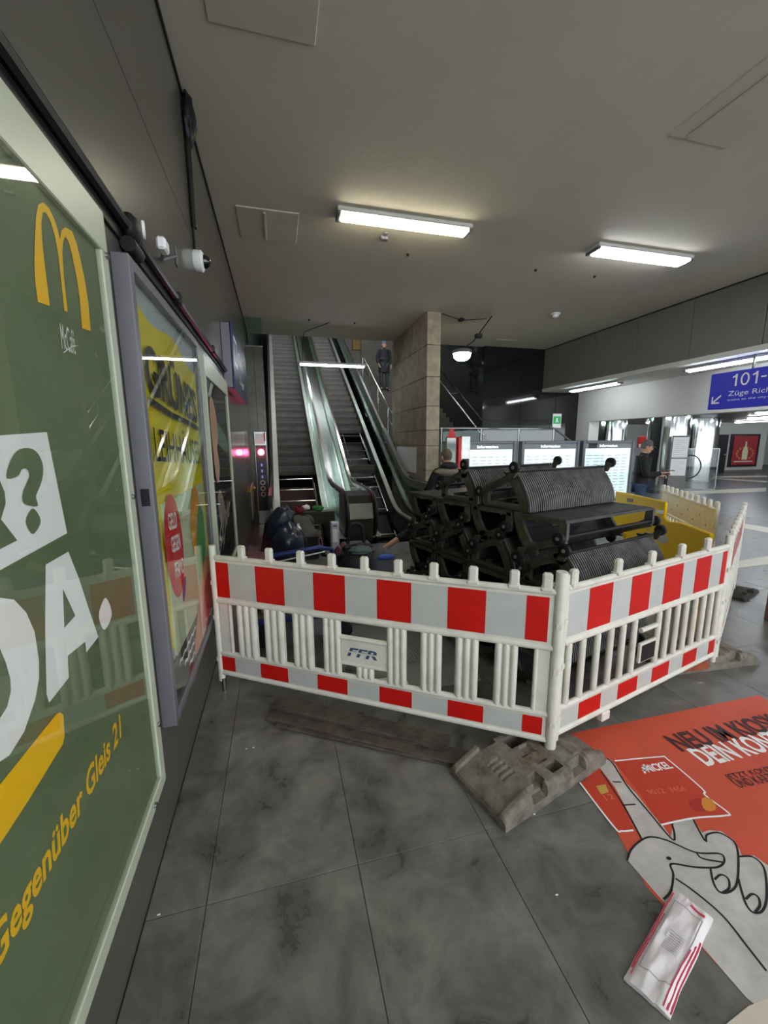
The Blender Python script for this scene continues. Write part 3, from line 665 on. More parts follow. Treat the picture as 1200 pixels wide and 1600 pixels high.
# left side: tall bright deck seen edge-on
obj('left_deck', strip(MB(), -.13, -.02, .16, .22, 6.95, 9.4), M_deck, EL, world=True)
obj('left_handrail', strip(MB(), -.19, -.13, .70, .93, 7.0, 9.2), M_blkp, EL, world=True)
obj('left_panel', strip(MB(), -.16, -.14, -.3, .72, 6.95, 9.2), M_steel, EL, world=True)
# ---- stairs right of the escalators
st = structure('stairs', MB().box(3.42, 8.9, -.2, 5.78, 9.0, 0.01), mat('stair stone', (84,78,70), .6, var=.25))
for k in range(44):
    zt = .0+(k+1)*.175; y = 9.0+k*.30
    if zt > 8: break
    x0_ = 3.42 if y < 11.05 else 3.03
    obj('stair_tread', MB().box(x0_,y,zt-.175 if k < 3 else zt-.3,5.77,y+.32,zt,c=.004), MATS['stair stone'], st)
def rail(name, x, y0, y1, label, posts, z_at):
    t = thing(name, label, 'handrail', (x, y0, z_at(y0)-.9))
    obj('handrail', MB().tube([(x,y0,z_at(y0)),(x,y1,z_at(y1))], .028, 10), M_chrome, t, world=True, smooth=True)
    obj('lower_rail', MB().tube([(x,y0,z_at(y0)-.34),(x,y1,z_at(y1)-.34)], .016, 8), M_chrome, t, world=True, smooth=True)
    for y in posts: obj('post', MB().tube([(x,y,z_at(y)-.95),(x,y,z_at(y))], .02, 8), M_steel, t, world=True, smooth=True)
    return t
rail('stair_railing', 3.3, 11.3, 15.9, 'bright handrail of the staircase beside the right escalator', (12.2,13.4,14.6,15.8), lambda y: 2.38+(y-11.3)*.585)
t = thing('wall_handrail', 'sloping steel handrail on the black wall right of the pillar', 'handrail', (5.7,10.6,1.2))
obj('handrail', MB().tube([(5.6,10.3,1.95),(5.6,10.6,2.03),(5.6,13.4,3.72),(5.6,15.6,5.05)], .03, 10), M_chrome, t, world=True, smooth=True)
for y, z in ((11.0,2.28),(13.0,3.48),(15.0,4.7)): obj('bracket', MB().tube([(5.6,y,z-.02),(5.66,y,z-.08),(5.775,y,z-.08)], .012, 6), M_steel, t, world=True)
# ---- glass guard behind the information boards
t = thing('glass_guard', 'glass guard with steel top rail behind the information boards', 'railing', (5.0,8.8,0))
zr = ony(780,669,8.8).z
obj('top_rail', MB().tube([(3.62,8.8,zr),(6.62,8.8,zr),(7.25,8.8,zr-.38)], .025, 8), M_chrome, t, world=True, smooth=True)
for x in (3.65, 4.65, 5.65, 6.62): obj('post', MB().tube([(x,8.8,0),(x,8.8,zr)], .02, 8), M_steel, t, world=True, smooth=True)
for x in (3.67, 4.67, 5.67): obj('glass_pane', MB().box(x+.02,8.796,.08,x+.95,8.804,zr-.05), M_gglass if x < 4 else M_glass, t, world=True)
# green emergency sign on the stone wall
t = thing('emergency_sign', 'small green and white emergency exit sign on the black stone wall', 'sign', (8.28,10.87,2.2))
obj('plate', MB().box(8.12,10.86,2.20,8.42,10.874,2.62,c=.003), M_wht, t, world=True)
obj('green_field', MB().box(8.14,10.857,2.32,8.40,10.861,2.54), mat('sign green', (30,140,70), .4, emis=.3), t, world=True)
obj('figure', MB().prism([(8.22,10.856,2.36),(8.25,10.856,2.36),(8.27,10.856,2.41),(8.3,10.856,2.36),(8.33,10.856,2.37),(8.29,10.856,2.44),(8.3,10.856,2.5),(8.24,10.856,2.5)],(0,-.001,0)), M_wht, t, world=True)

# ================================================================ INFORMATION BOARDS
M_box = mat('board grey metal', (108,110,114), .4, .4)
M_lit = mat('lit timetable', (214,232,236), .5, emis=.36)
YB = 7.0
for i, (pa_, pb_, lab) in enumerate(((737,808,'lit information board, left of three, behind the red light column'),(816,907,'lit information board, middle of three, above the step pile'),(912,993,'lit information board, right of three, beside the man in a cap'))):
    x0 = ony(pa_,690,YB).x; x1 = ony(pb_,690,YB).x; x0 -= (.25 if i == 0 else 0)
    t = thing('information_board', lab, 'board', ((x0+x1)/2, YB, 0), group=None)
    f_ = MB(); f_.box(x0,YB,.45,x0+.07,YB+.14,1.81,c=.01); f_.box(x1-.07,YB,.45,x1,YB+.14,1.81,c=.01); f_.box(x0+.07,YB,1.75,x1-.07,YB+.14,1.81,c=.01); f_.box(x0+.07,YB,.45,x1-.07,YB+.14,.52,c=.01)
    obj('frame', f_, M_box, t, world=True)
    obj('header', MB().box(x0+.07,YB+.03,1.65,x1-.07,YB+.12,1.75), mat('board header', (52,58,64), .4), t, world=True)
    obj('lit_face', MB().box(x0+.07,YB+.04,.52,x1-.07,YB+.12,1.65), M_lit, t, world=True)
    text('lettering', 'Information', ((x0+x1)/2-.22,YB+.028,1.675), (1,0,0), UZ, .44, .055, mat('lit letters', (250,250,250), .5, emis=.6), t, bold=.02)
    pr = MB(); random.seed(i)
    for c_ in range(6):
        for r_ in range(14):
            xx = x0+.13+c_*(x1-x0-.24)/6; zz = 1.5-r_*.062; pr.box(xx,YB+.037,zz,xx+(x1-x0-.24)/6*random.uniform(.4,.85),YB+.0395,zz+.012)
    obj('timetable_print', pr, mat('pale print', (150,176,186), .5), t, world=True, kind='stuff')
    for x in (x0+.03, x1-.07): obj('leg', MB().box(x,YB+.04,0,x+.04,YB+.1,.46), M_box, t, world=True)
    obj('glass_pane', MB().box(x0+.07,YB+.012,.52,x1-.07,YB+.016,1.75), M_glass, t, world=True)
# red/steel column with light between pillar and boards
xl, xr = ony(716,700,6.7).x, ony(735,700,6.7).x
t = thing('right_sign_column', 'steel and red column with a round light left of the information boards', 'sign', ((xl+xr)/2,6.7,0))
obj('column', MB().box(xl+.06,6.7,0,xr,6.8,1.90,c=.008), M_steel, t, world=True)
obj('red_side', MB().box(xl,6.69,1.2,xl+.06,6.8,1.88,c=.004), M_redp, t, world=True)
obj('warning_light', MB().disc(((xl+.06+xr)/2,6.685,1.6),(0,1,0),.04,.03,18), mat('white pink lamp', (255,200,225), .4, emis=14), t, world=True)
obj('icon_strip', MB().box(xl+.08,6.695,.9,xr-.02,6.7,1.5), mat('brown strip', (66,52,50), .35), t, world=True)
xl = ony(698,690,8.2).x
t = thing('red_arrow_sign', 'slim display with a red arrow top beside the stone pillar', 'sign', (xl+.1,8.2,0))
obj('post', MB().box(xl,8.2,0,xl+.22,8.26,1.9,c=.006), M_steel, t, world=True)
obj('arrow', MB().prism([(xl,8.19,1.88),(xl+.22,8.19,1.88),(xl+.17,8.19,2.0),(xl+.14,8.19,2.08),(xl+.06,8.19,2.08),(xl+.04,8.19,1.98)],(0,-.01,0)), M_redp, t, world=True)
obj('lit_screen', MB().box(xl+.27,8.2,1.1,xl+.45,8.24,1.78), M_lit, t, world=True)

# ================================================================ BLUE DIRECTION SIGN ON THE RIGHT
t = thing('direction_sign', 'blue overhead sign with white 101-1 and arrow', 'sign', (7.95,4.4,2.34))
xs0 = 7.86; ya, yb_ = 6.04, 2.6
obj('sign_box', MB().box(xs0,yb_,2.36,xs0+.14,ya,3.0,c=.006), mat('platform blue', (44,48,160), .35, emis=.12), t, world=True)
for y in (5.4, 3.2): obj('hanger', MB().tube([(xs0+.07,y,3.0),(xs0+.07,y,3.24)], .02, 8), M_steel, t, world=True)
NY = (0,-1,0); xt = xs0-.002
def glyph1(y): obj('numeral', MB().flat([[(xt,y-.09,2.74),(xt,y-.12,2.74),(xt,y-.12,2.945),(xt,y-.095,2.945),(xt,y-.075,2.92),(xt,y-.04,2.905),(xt,y-.04,2.88),(xt,y-.09,2.893)]]), M_wht, t, world=True)
def glyph0(y): obj('numeral', MB().flat([ell((xt,y-.075,2.842),(0,.07,0),(0,0,.105),28), ell((xt,y-.075,2.842),(0,.043,0),(0,0,.080),28)]), M_wht, t, world=True)
glyph1(5.70); glyph0(5.53); glyph1(5.38); obj('dash', MB().flat([[(xt,5.21,2.83),(xt,5.13,2.83),(xt,5.13,2.855),(xt,5.21,2.855)]]), M_wht, t, world=True); glyph1(5.13); glyph0(4.96)
text('lettering', 'Züge Richtung', (xt,5.7,2.55), NY, UZ, .95, .11, M_wht, t)
text('lettering', 'trains to the city-centre / trains', (xt,5.7,2.48), NY, UZ, 1.15, .045, M_wht, t)
ar = MB(); ar.flat([[(xt,5.98,2.46),(xt,5.84,2.46),(xt,5.84,2.485),(xt,5.93,2.487),(xt,5.81,2.59),(xt,5.83,2.61),(xt,5.955,2.505),(xt,5.955,2.59),(xt,5.98,2.59)]])
obj('arrow', ar, M_wht, t, world=True)

# ================================================================ HALL BEHIND THE OPENING
for (x, y, r_, lab) in ((13.1,11.3,.62,'broad mirrored steel column nearest the opening'),(18.3,14.4,.8,'mirrored steel column further back right'),(14.6,15.6,.75,'mirrored steel column behind the information boards')):
    t = thing('mirror_column', lab, 'column', (x,y,0))
    obj('cladding', MB().lathe([(r_,0.1),(r_,2.74)], 32), M_mirror, t, smooth=True)
    obj('plinth', MB().lathe([(r_+.02,0),(r_+.02,.1)], 32), M_steel, t, smooth=True)
n_ = (.77,.64,0)
p0 = ony(1063,700,9.9)
t = thing('notice_stand', 'upright notice board with two white sheets before the mirrored column', 'notice', (p0.x,p0.y,0), rz=-.5)
obj('panel', MB().box(-.24,0,0,.24,.03,1.95,c=.006), M_fascia, t)
obj('paper_sheet', MB().box(-.21,-.004,1.28,.21,0,1.9), M_wht, t); obj('paper_sheet', MB().box(-.21,-.004,.72,.21,0,1.24), M_wht, t)
pt = MB()
for i in range(18): pt.box(-.17,-.0055,.78+i*.06,-.17+.34*(.5+.5*abs(math.sin(i*2.3))),-.0045,.785+i*.06)
obj('lettering', pt, M_fascia, t)
p0 = ony(1090,700,11.5)
t = thing('glass_screen', 'frameless glass screen with a dark hoop beside the notice board', 'screen', (p0.x,p0.y,0), rz=-.35)
obj('glass_pane', MB().box(-.5,-.006,.04,.75,.006,1.5), M_glass, t)
fr_ = MB(); fr_.box(-.5,-.02,0,.75,.02,.05,c=.005); fr_.box(.74,-.01,0,.76,.01,1.5); fr_.box(-.5,-.01,1.49,.75,.01,1.51); obj('frame', fr_, M_steel, t)
obj('hoop', MB().tube([(-.2+.38*math.cos(a_*math.pi/8),-.02,.85+.42*math.sin(a_*math.pi/8)) for a_ in range(16)], .02, 6, closed=True), M_blk, t, smooth=True)
p_ = [(ony(a,b,17.25)) for a, b in ((1142,680),(1186,678),(1180,731),(1139,731))]
t = thing('bottle_poster', 'red framed poster of a bottle on the far white wall', 'poster', (25.5,17.28,.3))
obj('frame', MB().box(24.45,17.22,.3,26.6,17.3,2.13,c=.01), M_blkp, t, world=True)
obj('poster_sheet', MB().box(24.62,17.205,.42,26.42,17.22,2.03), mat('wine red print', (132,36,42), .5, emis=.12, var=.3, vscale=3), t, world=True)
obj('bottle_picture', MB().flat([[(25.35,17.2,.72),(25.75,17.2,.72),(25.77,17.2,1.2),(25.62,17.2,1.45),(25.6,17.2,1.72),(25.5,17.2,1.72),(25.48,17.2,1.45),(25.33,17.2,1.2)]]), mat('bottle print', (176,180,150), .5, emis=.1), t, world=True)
for i in range(14):
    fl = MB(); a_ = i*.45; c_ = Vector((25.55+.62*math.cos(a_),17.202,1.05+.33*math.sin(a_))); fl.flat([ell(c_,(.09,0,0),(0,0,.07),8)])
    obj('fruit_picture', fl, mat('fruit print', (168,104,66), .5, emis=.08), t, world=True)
obj('caption_line', MB().box(24.8,17.2,.58,26.2,17.204,.63), M_wht, t, world=True)
pr_ = ony(921,649,13); 
# far red shop sign and green exit sign in the hall
p_ = ony(1006,690,16.5); t = thing('hall_red_sign', 'red and white sign behind the man in a cap', 'sign', (p_.x,p_.y,p_.z-.3))
obj('plate', MB().box(p_.x-.35,p_.y,p_.z-.3,p_.x+.35,p_.y+.05,p_.z+.25,c=.01), M_redp, t, world=True); obj('white_strip', MB().box(p_.x-.3,p_.y-.004,p_.z-.28,p_.x+.3,p_.y,p_.z-.12), M_wht, t, world=True)
obj('post', MB().tube([(p_.x,p_.y+.02,0),(p_.x,p_.y+.02,p_.z-.3)], .03), M_steel, t, world=True)
p_ = ony(968,659,12.5); top('exit_sign', MB().box(p_.x-.22,p_.y,2.56,p_.x+.22,p_.y+.05,2.72,c=.01).box(p_.x-.02,p_.y,2.7,p_.x+.02,p_.y+.04,2.75), mat('exit green', (60,200,140), .4, emis=1.2), 'small green lit exit sign under the hall ceiling', 'sign')
p_ = ony(1150,664,7.5); top('hall_detector', MB().lathe([(.06,2.62),(.1,2.66),(.11,2.75)],16,Matrix.Translation((12.6,7.2,0))), M_wht, 'white dome detector under the hall ceiling behind the blue sign', 'detector')
# pale guide stripes on the floor
M_str = mat('pale floor stripe', (226,222,204), .5)
for quad, lab in (([(1100,884),(1250,862),(1250,876),(1100,894)],'pale stripe on the floor, nearest, right of the barriers'),([(1150,816),(1145,822),(1250,842),(1260,834)],'short pale stripe crossing the floor right of the narrow barrier'),([(1060,768),(1197,762),(1197,768),(1060,773)],'long pale floor stripe below the notice stand'),([(1110,744.5),(1199,743),(1199,745.5),(1110,746.5)],'far pale floor stripe before the bottle poster'),([(1118,747),(1199,751.5),(1199,754),(1118,748.5)],'slanting far pale floor stripe before the bottle poster')):
    P_ = [onz(a,b,.002) for a, b in quad]; mb = MB().prism(P_, (0,0,.002)); top('floor_stripe', mb, M_str, lab, 'stripe')

exec_later = []
# ================================================================ BARRIERS
def frame_to(A, B, z0):
    A = Vector((A[0],A[1],z0)); d = Vector((B[0],B[1],z0))-A; L = d.length; a = math.atan2(d.y, d.x)
    return Matrix.Translation(A) @ Matrix.Rotation(a, 4, 'Z'), L
PEG = MB().box(-.026,-.019,-.01,.026,.019,.085,c=.010).box(-.03,-.026,-.012,.03,.026,.006,c=.004).tube([(0,-.0195,.045),(0,-.0185,.045)],.006,8)
peg_me = bpy.data.meshes.new('peg'); peg_me.from_pydata([tuple(v) for v in PEG.v],[],PEG.f); peg_me.materials.append(M_plast)
def barrier(label, A, B, z0, reds_u, reds_l, pegs, slats, foil=True, big_post=None, group=None, wm=M_whitef, block=None, name='barrier'):
    M, L = frame_to(A, B, z0); t = thing(name, label, 'barrier', M=M, group=group)
    f = MB(); rz = (.045,.20,.60,.915); r_ = .019
    for z in rz: f.tube([(.02,0,z),(L-.02,0,z)], r_ if z != .60 else .021, 10)
    obj('rail_frame', f, M_plast, t, smooth=True)
    for x, rr_, hh in ((0.0, .024, 1.0), (L, .031 if big_post else .022, 1.03 if big_post else 1.0)):
        p_ = MB().tube([(x,0,-.02),(x,0,0),(x,0,.31),(x,0,.315),(x,0,hh)], [rr_,rr_,rr_,rr_*.97,rr_*.97], 12)
        for z in (.14,.46,.72): p_.box(x-.012,-rr_-.004,z,x+.012,-rr_+.004,z+.03)
        obj('post', p_, M_plast, t, smooth=True)
    obj('upper_board', MB().box(.02,-.009,.605,L-.02,.009,.91), M_plast, t)
    obj('lower_board', MB().box(.02,-.009,.05,L-.02,.009,.195), M_plast, t)
    if foil:
        for (zz0, zz1, reds) in ((.632,.885,reds_u),(.072,.178,reds_l)):
            xs_ = sorted(reds); cur = .035
            for (a, b) in xs_+[(L-.035, L-.035)]:
                if a-cur > .02: obj('white_foil', MB().box(cur+.002,-.0105,zz0,a-.002,-.0088,zz1), wm, t)
                if b > a: obj('red_foil', MB().box(a,-.0115,zz0,b,-.0088,zz1), M_redp, t)
                cur = b
    for x in pegs:
        o = bpy.data.objects.new('peg', peg_me); COL.objects.link(o); o.parent = t; o.location = (x,0,.932)
    for s in slats:
        if s[0] == 'tri':
            a, b = s[1], s[2]; z0_, z1_ = (s[3], s[4]) if len(s) > 3 else (.205,.595); w_ = (b-a)/3
            m_ = MB().box(a,-.008,z0_,b,.008,z1_)
            for i in range(3): m_.tube([(a+w_*(i+.5),-.004,z0_),(a+w_*(i+.5),-.004,z0_+.02),(a+w_*(i+.5),-.004,z1_-.02),(a+w_*(i+.5),-.004,z1_)], [w_*.3,w_*.47,w_*.47,w_*.3], 10)
            obj('slat', m_, M_plast, t, smooth=True)
        elif s[0] == 'web': 
            m_ = MB().box(s[1],-.007,.205,s[2],.007,.595); xr_ = s[2] if s[3] > 0 else s[1]; m_.tube([(xr_,0,.21),(xr_,0,.59)], .013, 10)
            obj('side_web', m_, M_plast, t, smooth=True)
        elif s[0] == 'rod':
            obj('slat', MB().tube([(s[1],0,.205),(s[1],0,.225),(s[1],0,.575),(s[1],0,.595)], [.016,.020,.020,.016], 10), M_plast, t, smooth=True)
    return t, M, L
# --- barrier 1 : long one in front
A1, B1 = (-.475,2.95), (1.405,1.725)
M1, L1 = frame_to(A1, B1, .10); n1 = (M1.to_3x3() @ Vector((0,-1,0)))
M1i = M1.inverted()
def f1(px, r0, r1): return (M1i @ onp(px, r0+(px-340)/(857-340)*(r1-r0), M1.translation, n1)).x
ru = [(f1(a,905,962), f1(b,905,962)) for a, b in [(340,359),(401,445),(491,540),(590,643),(700,759),(822,857)]]
rl_ = [(f1(a,1046,1130), f1(b,1046,1130)) for a, b in [(350,370),(410,452),(498,544),(594,644),(700,755),(816,847)]]
pg = [f1(a,860,888) for a in (377,420,469,518,569,622,678,740,805,857)]
S = [('web', .03, f1(362,980,1055), 1)]
for a, b in [(373,403),(415,446),(459,490),(506,533),(605,635),(657,690),(711,747),(772,808)]: S.append(('tri', f1(a,980,1055), f1(b,980,1055)))
S.append(('web', f1(836,980,1055), L1-.03, -1))
lx0, lx1 = f1(533,980,1055), f1(605,980,1055)
S.append(('tri', f1(557,980,1055), f1(584,980,1055), .205, .285))
b1, _, _ = barrier('long red and white barrier in front, with FFR plate, leaning against the wall end', A1, B1, .10, ru, rl_, pg, S, big_post=True)
lp = obj('logo_plate', MB().box(lx0,-.008,.30,lx1,.008,.46,c=.004).tube([(lx0-.005,0,.47),(lx1+.005,0,.47)],.017,8).tube([(lx0-.005,0,.295),(lx1+.005,0,.295)],.014,8), M_plast, b1, smooth=True)
M_ffr = mat('blue grey logo', (66,84,112), .5)
pw = M1 @ Vector((lx0+.045,-.0095,.35)); ux = M1.to_3x3() @ Vector((1,0,0))
text('lettering', 'FFR', pw, ux, UZ, (lx1-lx0)*.66, .06, M_ffr, b1, bold=.03, shear=.25)
obj('logo_stripe', MB().box(lx0+.04,-.011,.376,lx1-.07,-.0085,.384), M_plast, b1)
# --- barrier 2 : right one
A2, B2 = (1.46,1.765), (3.24,2.205)
M2, L2 = frame_to(A2, B2, .10); n2 = (M2.to_3x3() @ Vector((0,-1,0))); M2i = M2.inverted()
def f2(px, r0, r1): return (M2i @ onp(px, r0+(px-885)/(1136-885)*(r1-r0), M2.translation, n2)).x
ru = [(f2(a,965,880), f2(b,965,880)) for a, b in [(917,953),(983,1013),(1035,1063),(1084,1107),(1125,1135)]]
rl2 = [(f2(a,1110,1000), f2(b,1110,1000)) for a, b in [(902,936),(963,993),(1016,1042),(1064,1085),(1104,1113)]]
pg = [f2(a,900,825) for a in (897,967,1020,1067,1108)]
S = [('rod', f2(a,1030,930)) for a in (887,909,932,953,972,990,1028,1042,1057,1071,1085,1098,1110,1121)]
b2, _, _ = barrier('red and white barrier with round slats, right of the corner post', A2, B2, .10, ru, rl2, pg, S)
q0, q1 = f2(999,1005,1005), f2(1024,990,990)
obj('latch_block', MB().box(q0,-.012,.26,q1,.012,.40,c=.006).tube([(q0,0,.49),(q1,0,.49)],.016,8), M_plast, b2)
obj('dark_patch', MB().box(q0+.012,-.0135,.27,q1-.012,-.0115,.385), M_blk, b2)
obj('foot_peg', MB().box(.42,-.02,-.03,.5,.02,.03,c=.006), M_plast, b2)
obj('hinge_ring', MB().tube([(-.03+.035*math.cos(a_*math.pi/5),.035*math.sin(a_*math.pi/5)+.02,.93) for a_ in range(10)], .012, 8, closed=True).tube([(-.03+.035*math.cos(a_*math.pi/5),.035*math.sin(a_*math.pi/5)+.02,.60) for a_ in range(10)], .012, 8, closed=True), M_plast, b2, smooth=True)
# --- barrier 3 : seen nearly edge on
A3, B3 = (3.30,2.235), (5.12,3.37)
L3 = (Vector(B3)-Vector(A3)).length
ev = [(.1+i*.4, .3+i*.4) for i in range(5)]
barrier('red and white barrier running away on the right, seen nearly edge on', A3, B3, .10, ev, ev, [.12+i*.23 for i in range(9)], [('rod', .12+i*.12) for i in range(16)])
# --- barrier 4 : grey white back side
A4, B4 = (5.9,5.08), (4.80,3.43)
L4 = (Vector(B4)-Vector(A4)).length
b4, _, _ = barrier('plain white barrier turned backwards behind the yellow panel', A4, B4, .10, [], [], [.06+i*.19 for i in range(11)], [('rod', .1+i*.125) for i in range(15)], foil=False)
hb = MB()
for i in range(9): hb.disc((.15+i*.2,-.0105,.70+(i % 2)*.09),(0,1,0),.012,.004,8)
obj('rivet', hb, M_alu, b4); obj('name_plate', MB().box(.85,-.02,.36,1.05,.0,.5,c=.004), M_wht, b4)
# --- yellow plastic panel
YA, YB_ = Vector((5.15,4.97,0)), Vector((3.50,2.56,0)); dY = (YB_-YA).normalized(); nY = Vector((-dY.y, dY.x, 0))
t = thing('yellow_barrier', 'yellow plastic barrier panel with cut-outs behind the step pile', 'barrier', (YA+YB_)/2)
def yp(pts): return [onp(a, b, YA, nY) for a, b in pts]
yo = yp([(962,769),(980,772),(1038,786),(1037,799),(1036,810),(1042,816),(1064,819),(1086,827),(1109,836)])
ym = [Vector((yo[-1].x,yo[-1].y,.35)), Vector((yo[0].x,yo[0].y,.35))]
me_ = MB().prism(yo+ym, nY*.03)
M_yb = mat('yellow plastic', (244,200,0), .55, spec=.15, vscale=5)
obj('panel', me_, M_yb, t, world=True)
for nm, q_, mm in (('cut_out', [(1022,834),(1030,830),(1040,834),(1046,846),(1036,850),(1024,843)], M_whitef), ('cut_out', [(1026,796),(1037,798),(1037,803),(1026,802)], M_wht), ('square_hole', [(1031,819),(1038,820),(1037,826),(1030,825)], M_blk), ('slot', [(980,778),(990,780),(989,785),(980,784)], M_blk)):
    P_ = yp(q_); nn = nY if nY.dot(CAMP-P_[0]) > 0 else -nY
    fl_ = MB().prism([p+nn*.031 if nY.dot(nn) > 0 else p+nn*.001 for p in P_], nn*.002); obj(nm, fl_, mm, t, world=True)
obj('rim', MB().tube([p+nY*.015 for p in yo], .016, 8), M_yb, t, world=True, smooth=True)
obj('foot', MB().tube([(YA.x,YA.y,0),(YA.x,YA.y,.4)],.03).tube([(YB_.x,YB_.y,0),(YB_.x,YB_.y,.4)],.03), M_yb, t, world=True)

# ================================================================ RUBBER FEET
M_rub = mat('recycled plastic foot', (136,126,112), .75, rgb2=(88,81,73), vscale=16, bump=.5, bscale=120, lo=.3, hi=.65)
def foot_z(u, v, L, W):
    """height field of a recycled plastic barrier foot; u along 0..L, v across 0..W"""
    h = .105; z = h
    e = min(u, L-u)
    if e < .17: z = .045+(h-.045)*min(1, max(0, e/.17))
    if e < .17 and (v < .05 or v > W-.05): z += .018
    ed = min(v, W-v)
    if ed < .02: z -= (.02-ed)*1.2
    if min(e, ed) < .008: z -= .012
    c = L/2
    def inr(a, b, p, q): return a < u < b and p < v < q
    if inr(c-.155, c-.085, W*.10, W*.24) or inr(c+.085, c+.155, W*.76, W*.9): z = .06
    if inr(c-.06, c-.02, W*.40, W*.52) or inr(c+.10, c+.16, W*.40, W*.55): z = .03
    if inr(c-.015, c+.075, W*.12, W*.24): z = .03
    if inr(c-.06, c+.06, W*.68, W*.86): z = .02
    if inr(c-.03, c+.04, W*.30, W*.64): z -= .012
    if inr(c-.26, c-.18, W*.35, W*.68) and (int(v*90) % 3): z -= .008
    if e < .30 and e > .19 and (v < .045 or v > W-.045): z = .05
    if inr(c+.19, c+.3, W*.15, W*.45): z += .008
    return z
def rubber_foot(label, corner, dirang, L=.80, W=.40, m=M_rub, hs=1.0, name='ballast_block'):
    t = thing(name, label, 'ballast block', (corner[0],corner[1],0), rz=dirang)
    nu, nv = 96, 48; mb = MB()
    V = [(L*i/nu, W*j/nv, foot_z(L*i/nu, W*j/nv, L, W)*hs) for i in range(nu+1) for j in range(nv+1)]
    F = [(i*(nv+1)+j, (i+1)*(nv+1)+j, (i+1)*(nv+1)+j+1, i*(nv+1)+j+1) for i in range(nu) for j in range(nv)]
    mb.add(V, F)
    ring = [(i,0) for i in range(nu+1)]+[(nu,j) for j in range(1,nv+1)]+[(i,nv) for i in range(nu-1,-1,-1)]+[(0,j) for j in range(nv-1,0,-1)]
    top_ = [i*(nv+1)+j for i, j in ring]; k = len(mb.v); mb.v += [Vector((mb.v[i].x, mb.v[i].y, 0)) for i in top_]; n = len(ring)
    for i in range(n): j = (i+1) % n; mb.f.append((top_[j], top_[i], k+i, k+j))
    mb.f.append(tuple(k+i for i in reversed(range(n))))
    obj('foot_body', mb, m, t)
    return t
c0 = onz(790,1302); c1 = onz(940,1198); c2 = onz(700,1207)
ang = math.atan2(c1.y-c0.y, c1.x-c0.x)
ft = rubber_foot('big grey brown rubber foot under the corner post', (c0.x, c0.y), ang, L=.80, W=(c2-c0).length*.97)
obj('moulded_print', MB().box(.30,.13,.104,.48,.19,.1065,c=.001), mat('worn pale plastic', (140,124,104), .8, rgb2=(86,76,64), vscale=30), ft)
c0 = onz(1048,1056); c1 = onz(1172,1040)
f2_ = rubber_foot('grey rubber foot with orange paint under the far end of the right barrier', (c0.x-.02, c0.y), math.atan2(c1.y-c0.y, c1.x-c0.x), L=.86, W=.36)
obj('orange_paint', MB().box(.14,-.0025,.02,.36,.0,.085,c=.001), mat('orange paint', (190,82,40), .7, rgb2=(110,70,50), vscale=20), f2_)
c0 = onz(1130,938)
rubber_foot('flat dark rubber foot at the narrow barrier on the right', (5.02,3.16), math.radians(20), L=.52, W=.30, hs=.55, m=mat('dark foot', (62,56,50), .8))
# steel peg under the wall end of barrier 1
top('steel_peg', MB().tube([(-.465,2.94,0),(-.465,2.94,.10)], .018, 10), M_steel, 'bare steel peg under the wall end of the long barrier', 'peg')
# planks
M_wood = mat('grey weathered wood', (104,92,80), .75, rgb2=(60,53,47), vscale=10, stretch=(1,1,6))
ang1 = math.atan2(B1[1]-A1[1], B1[0]-A1[0])
for (x, y, L_, z, dz, an, lab) in ((-.16,2.50,1.35,0,.03,.0,'lower weathered plank lying under the long barrier'),(-.13,2.585,1.2,.03,.028,-.02,'upper weathered plank stacked under the long barrier'),(-.10,2.42,1.3,0,.018,.03,'thin front plank under the long barrier')):
    t = thing('wooden_plank', lab, 'plank', (x,y,z), rz=ang1+an); obj('board', MB().box(0,0,0,L_,.12 if dz > .02 else .07,dz,c=.004), M_wood, t)

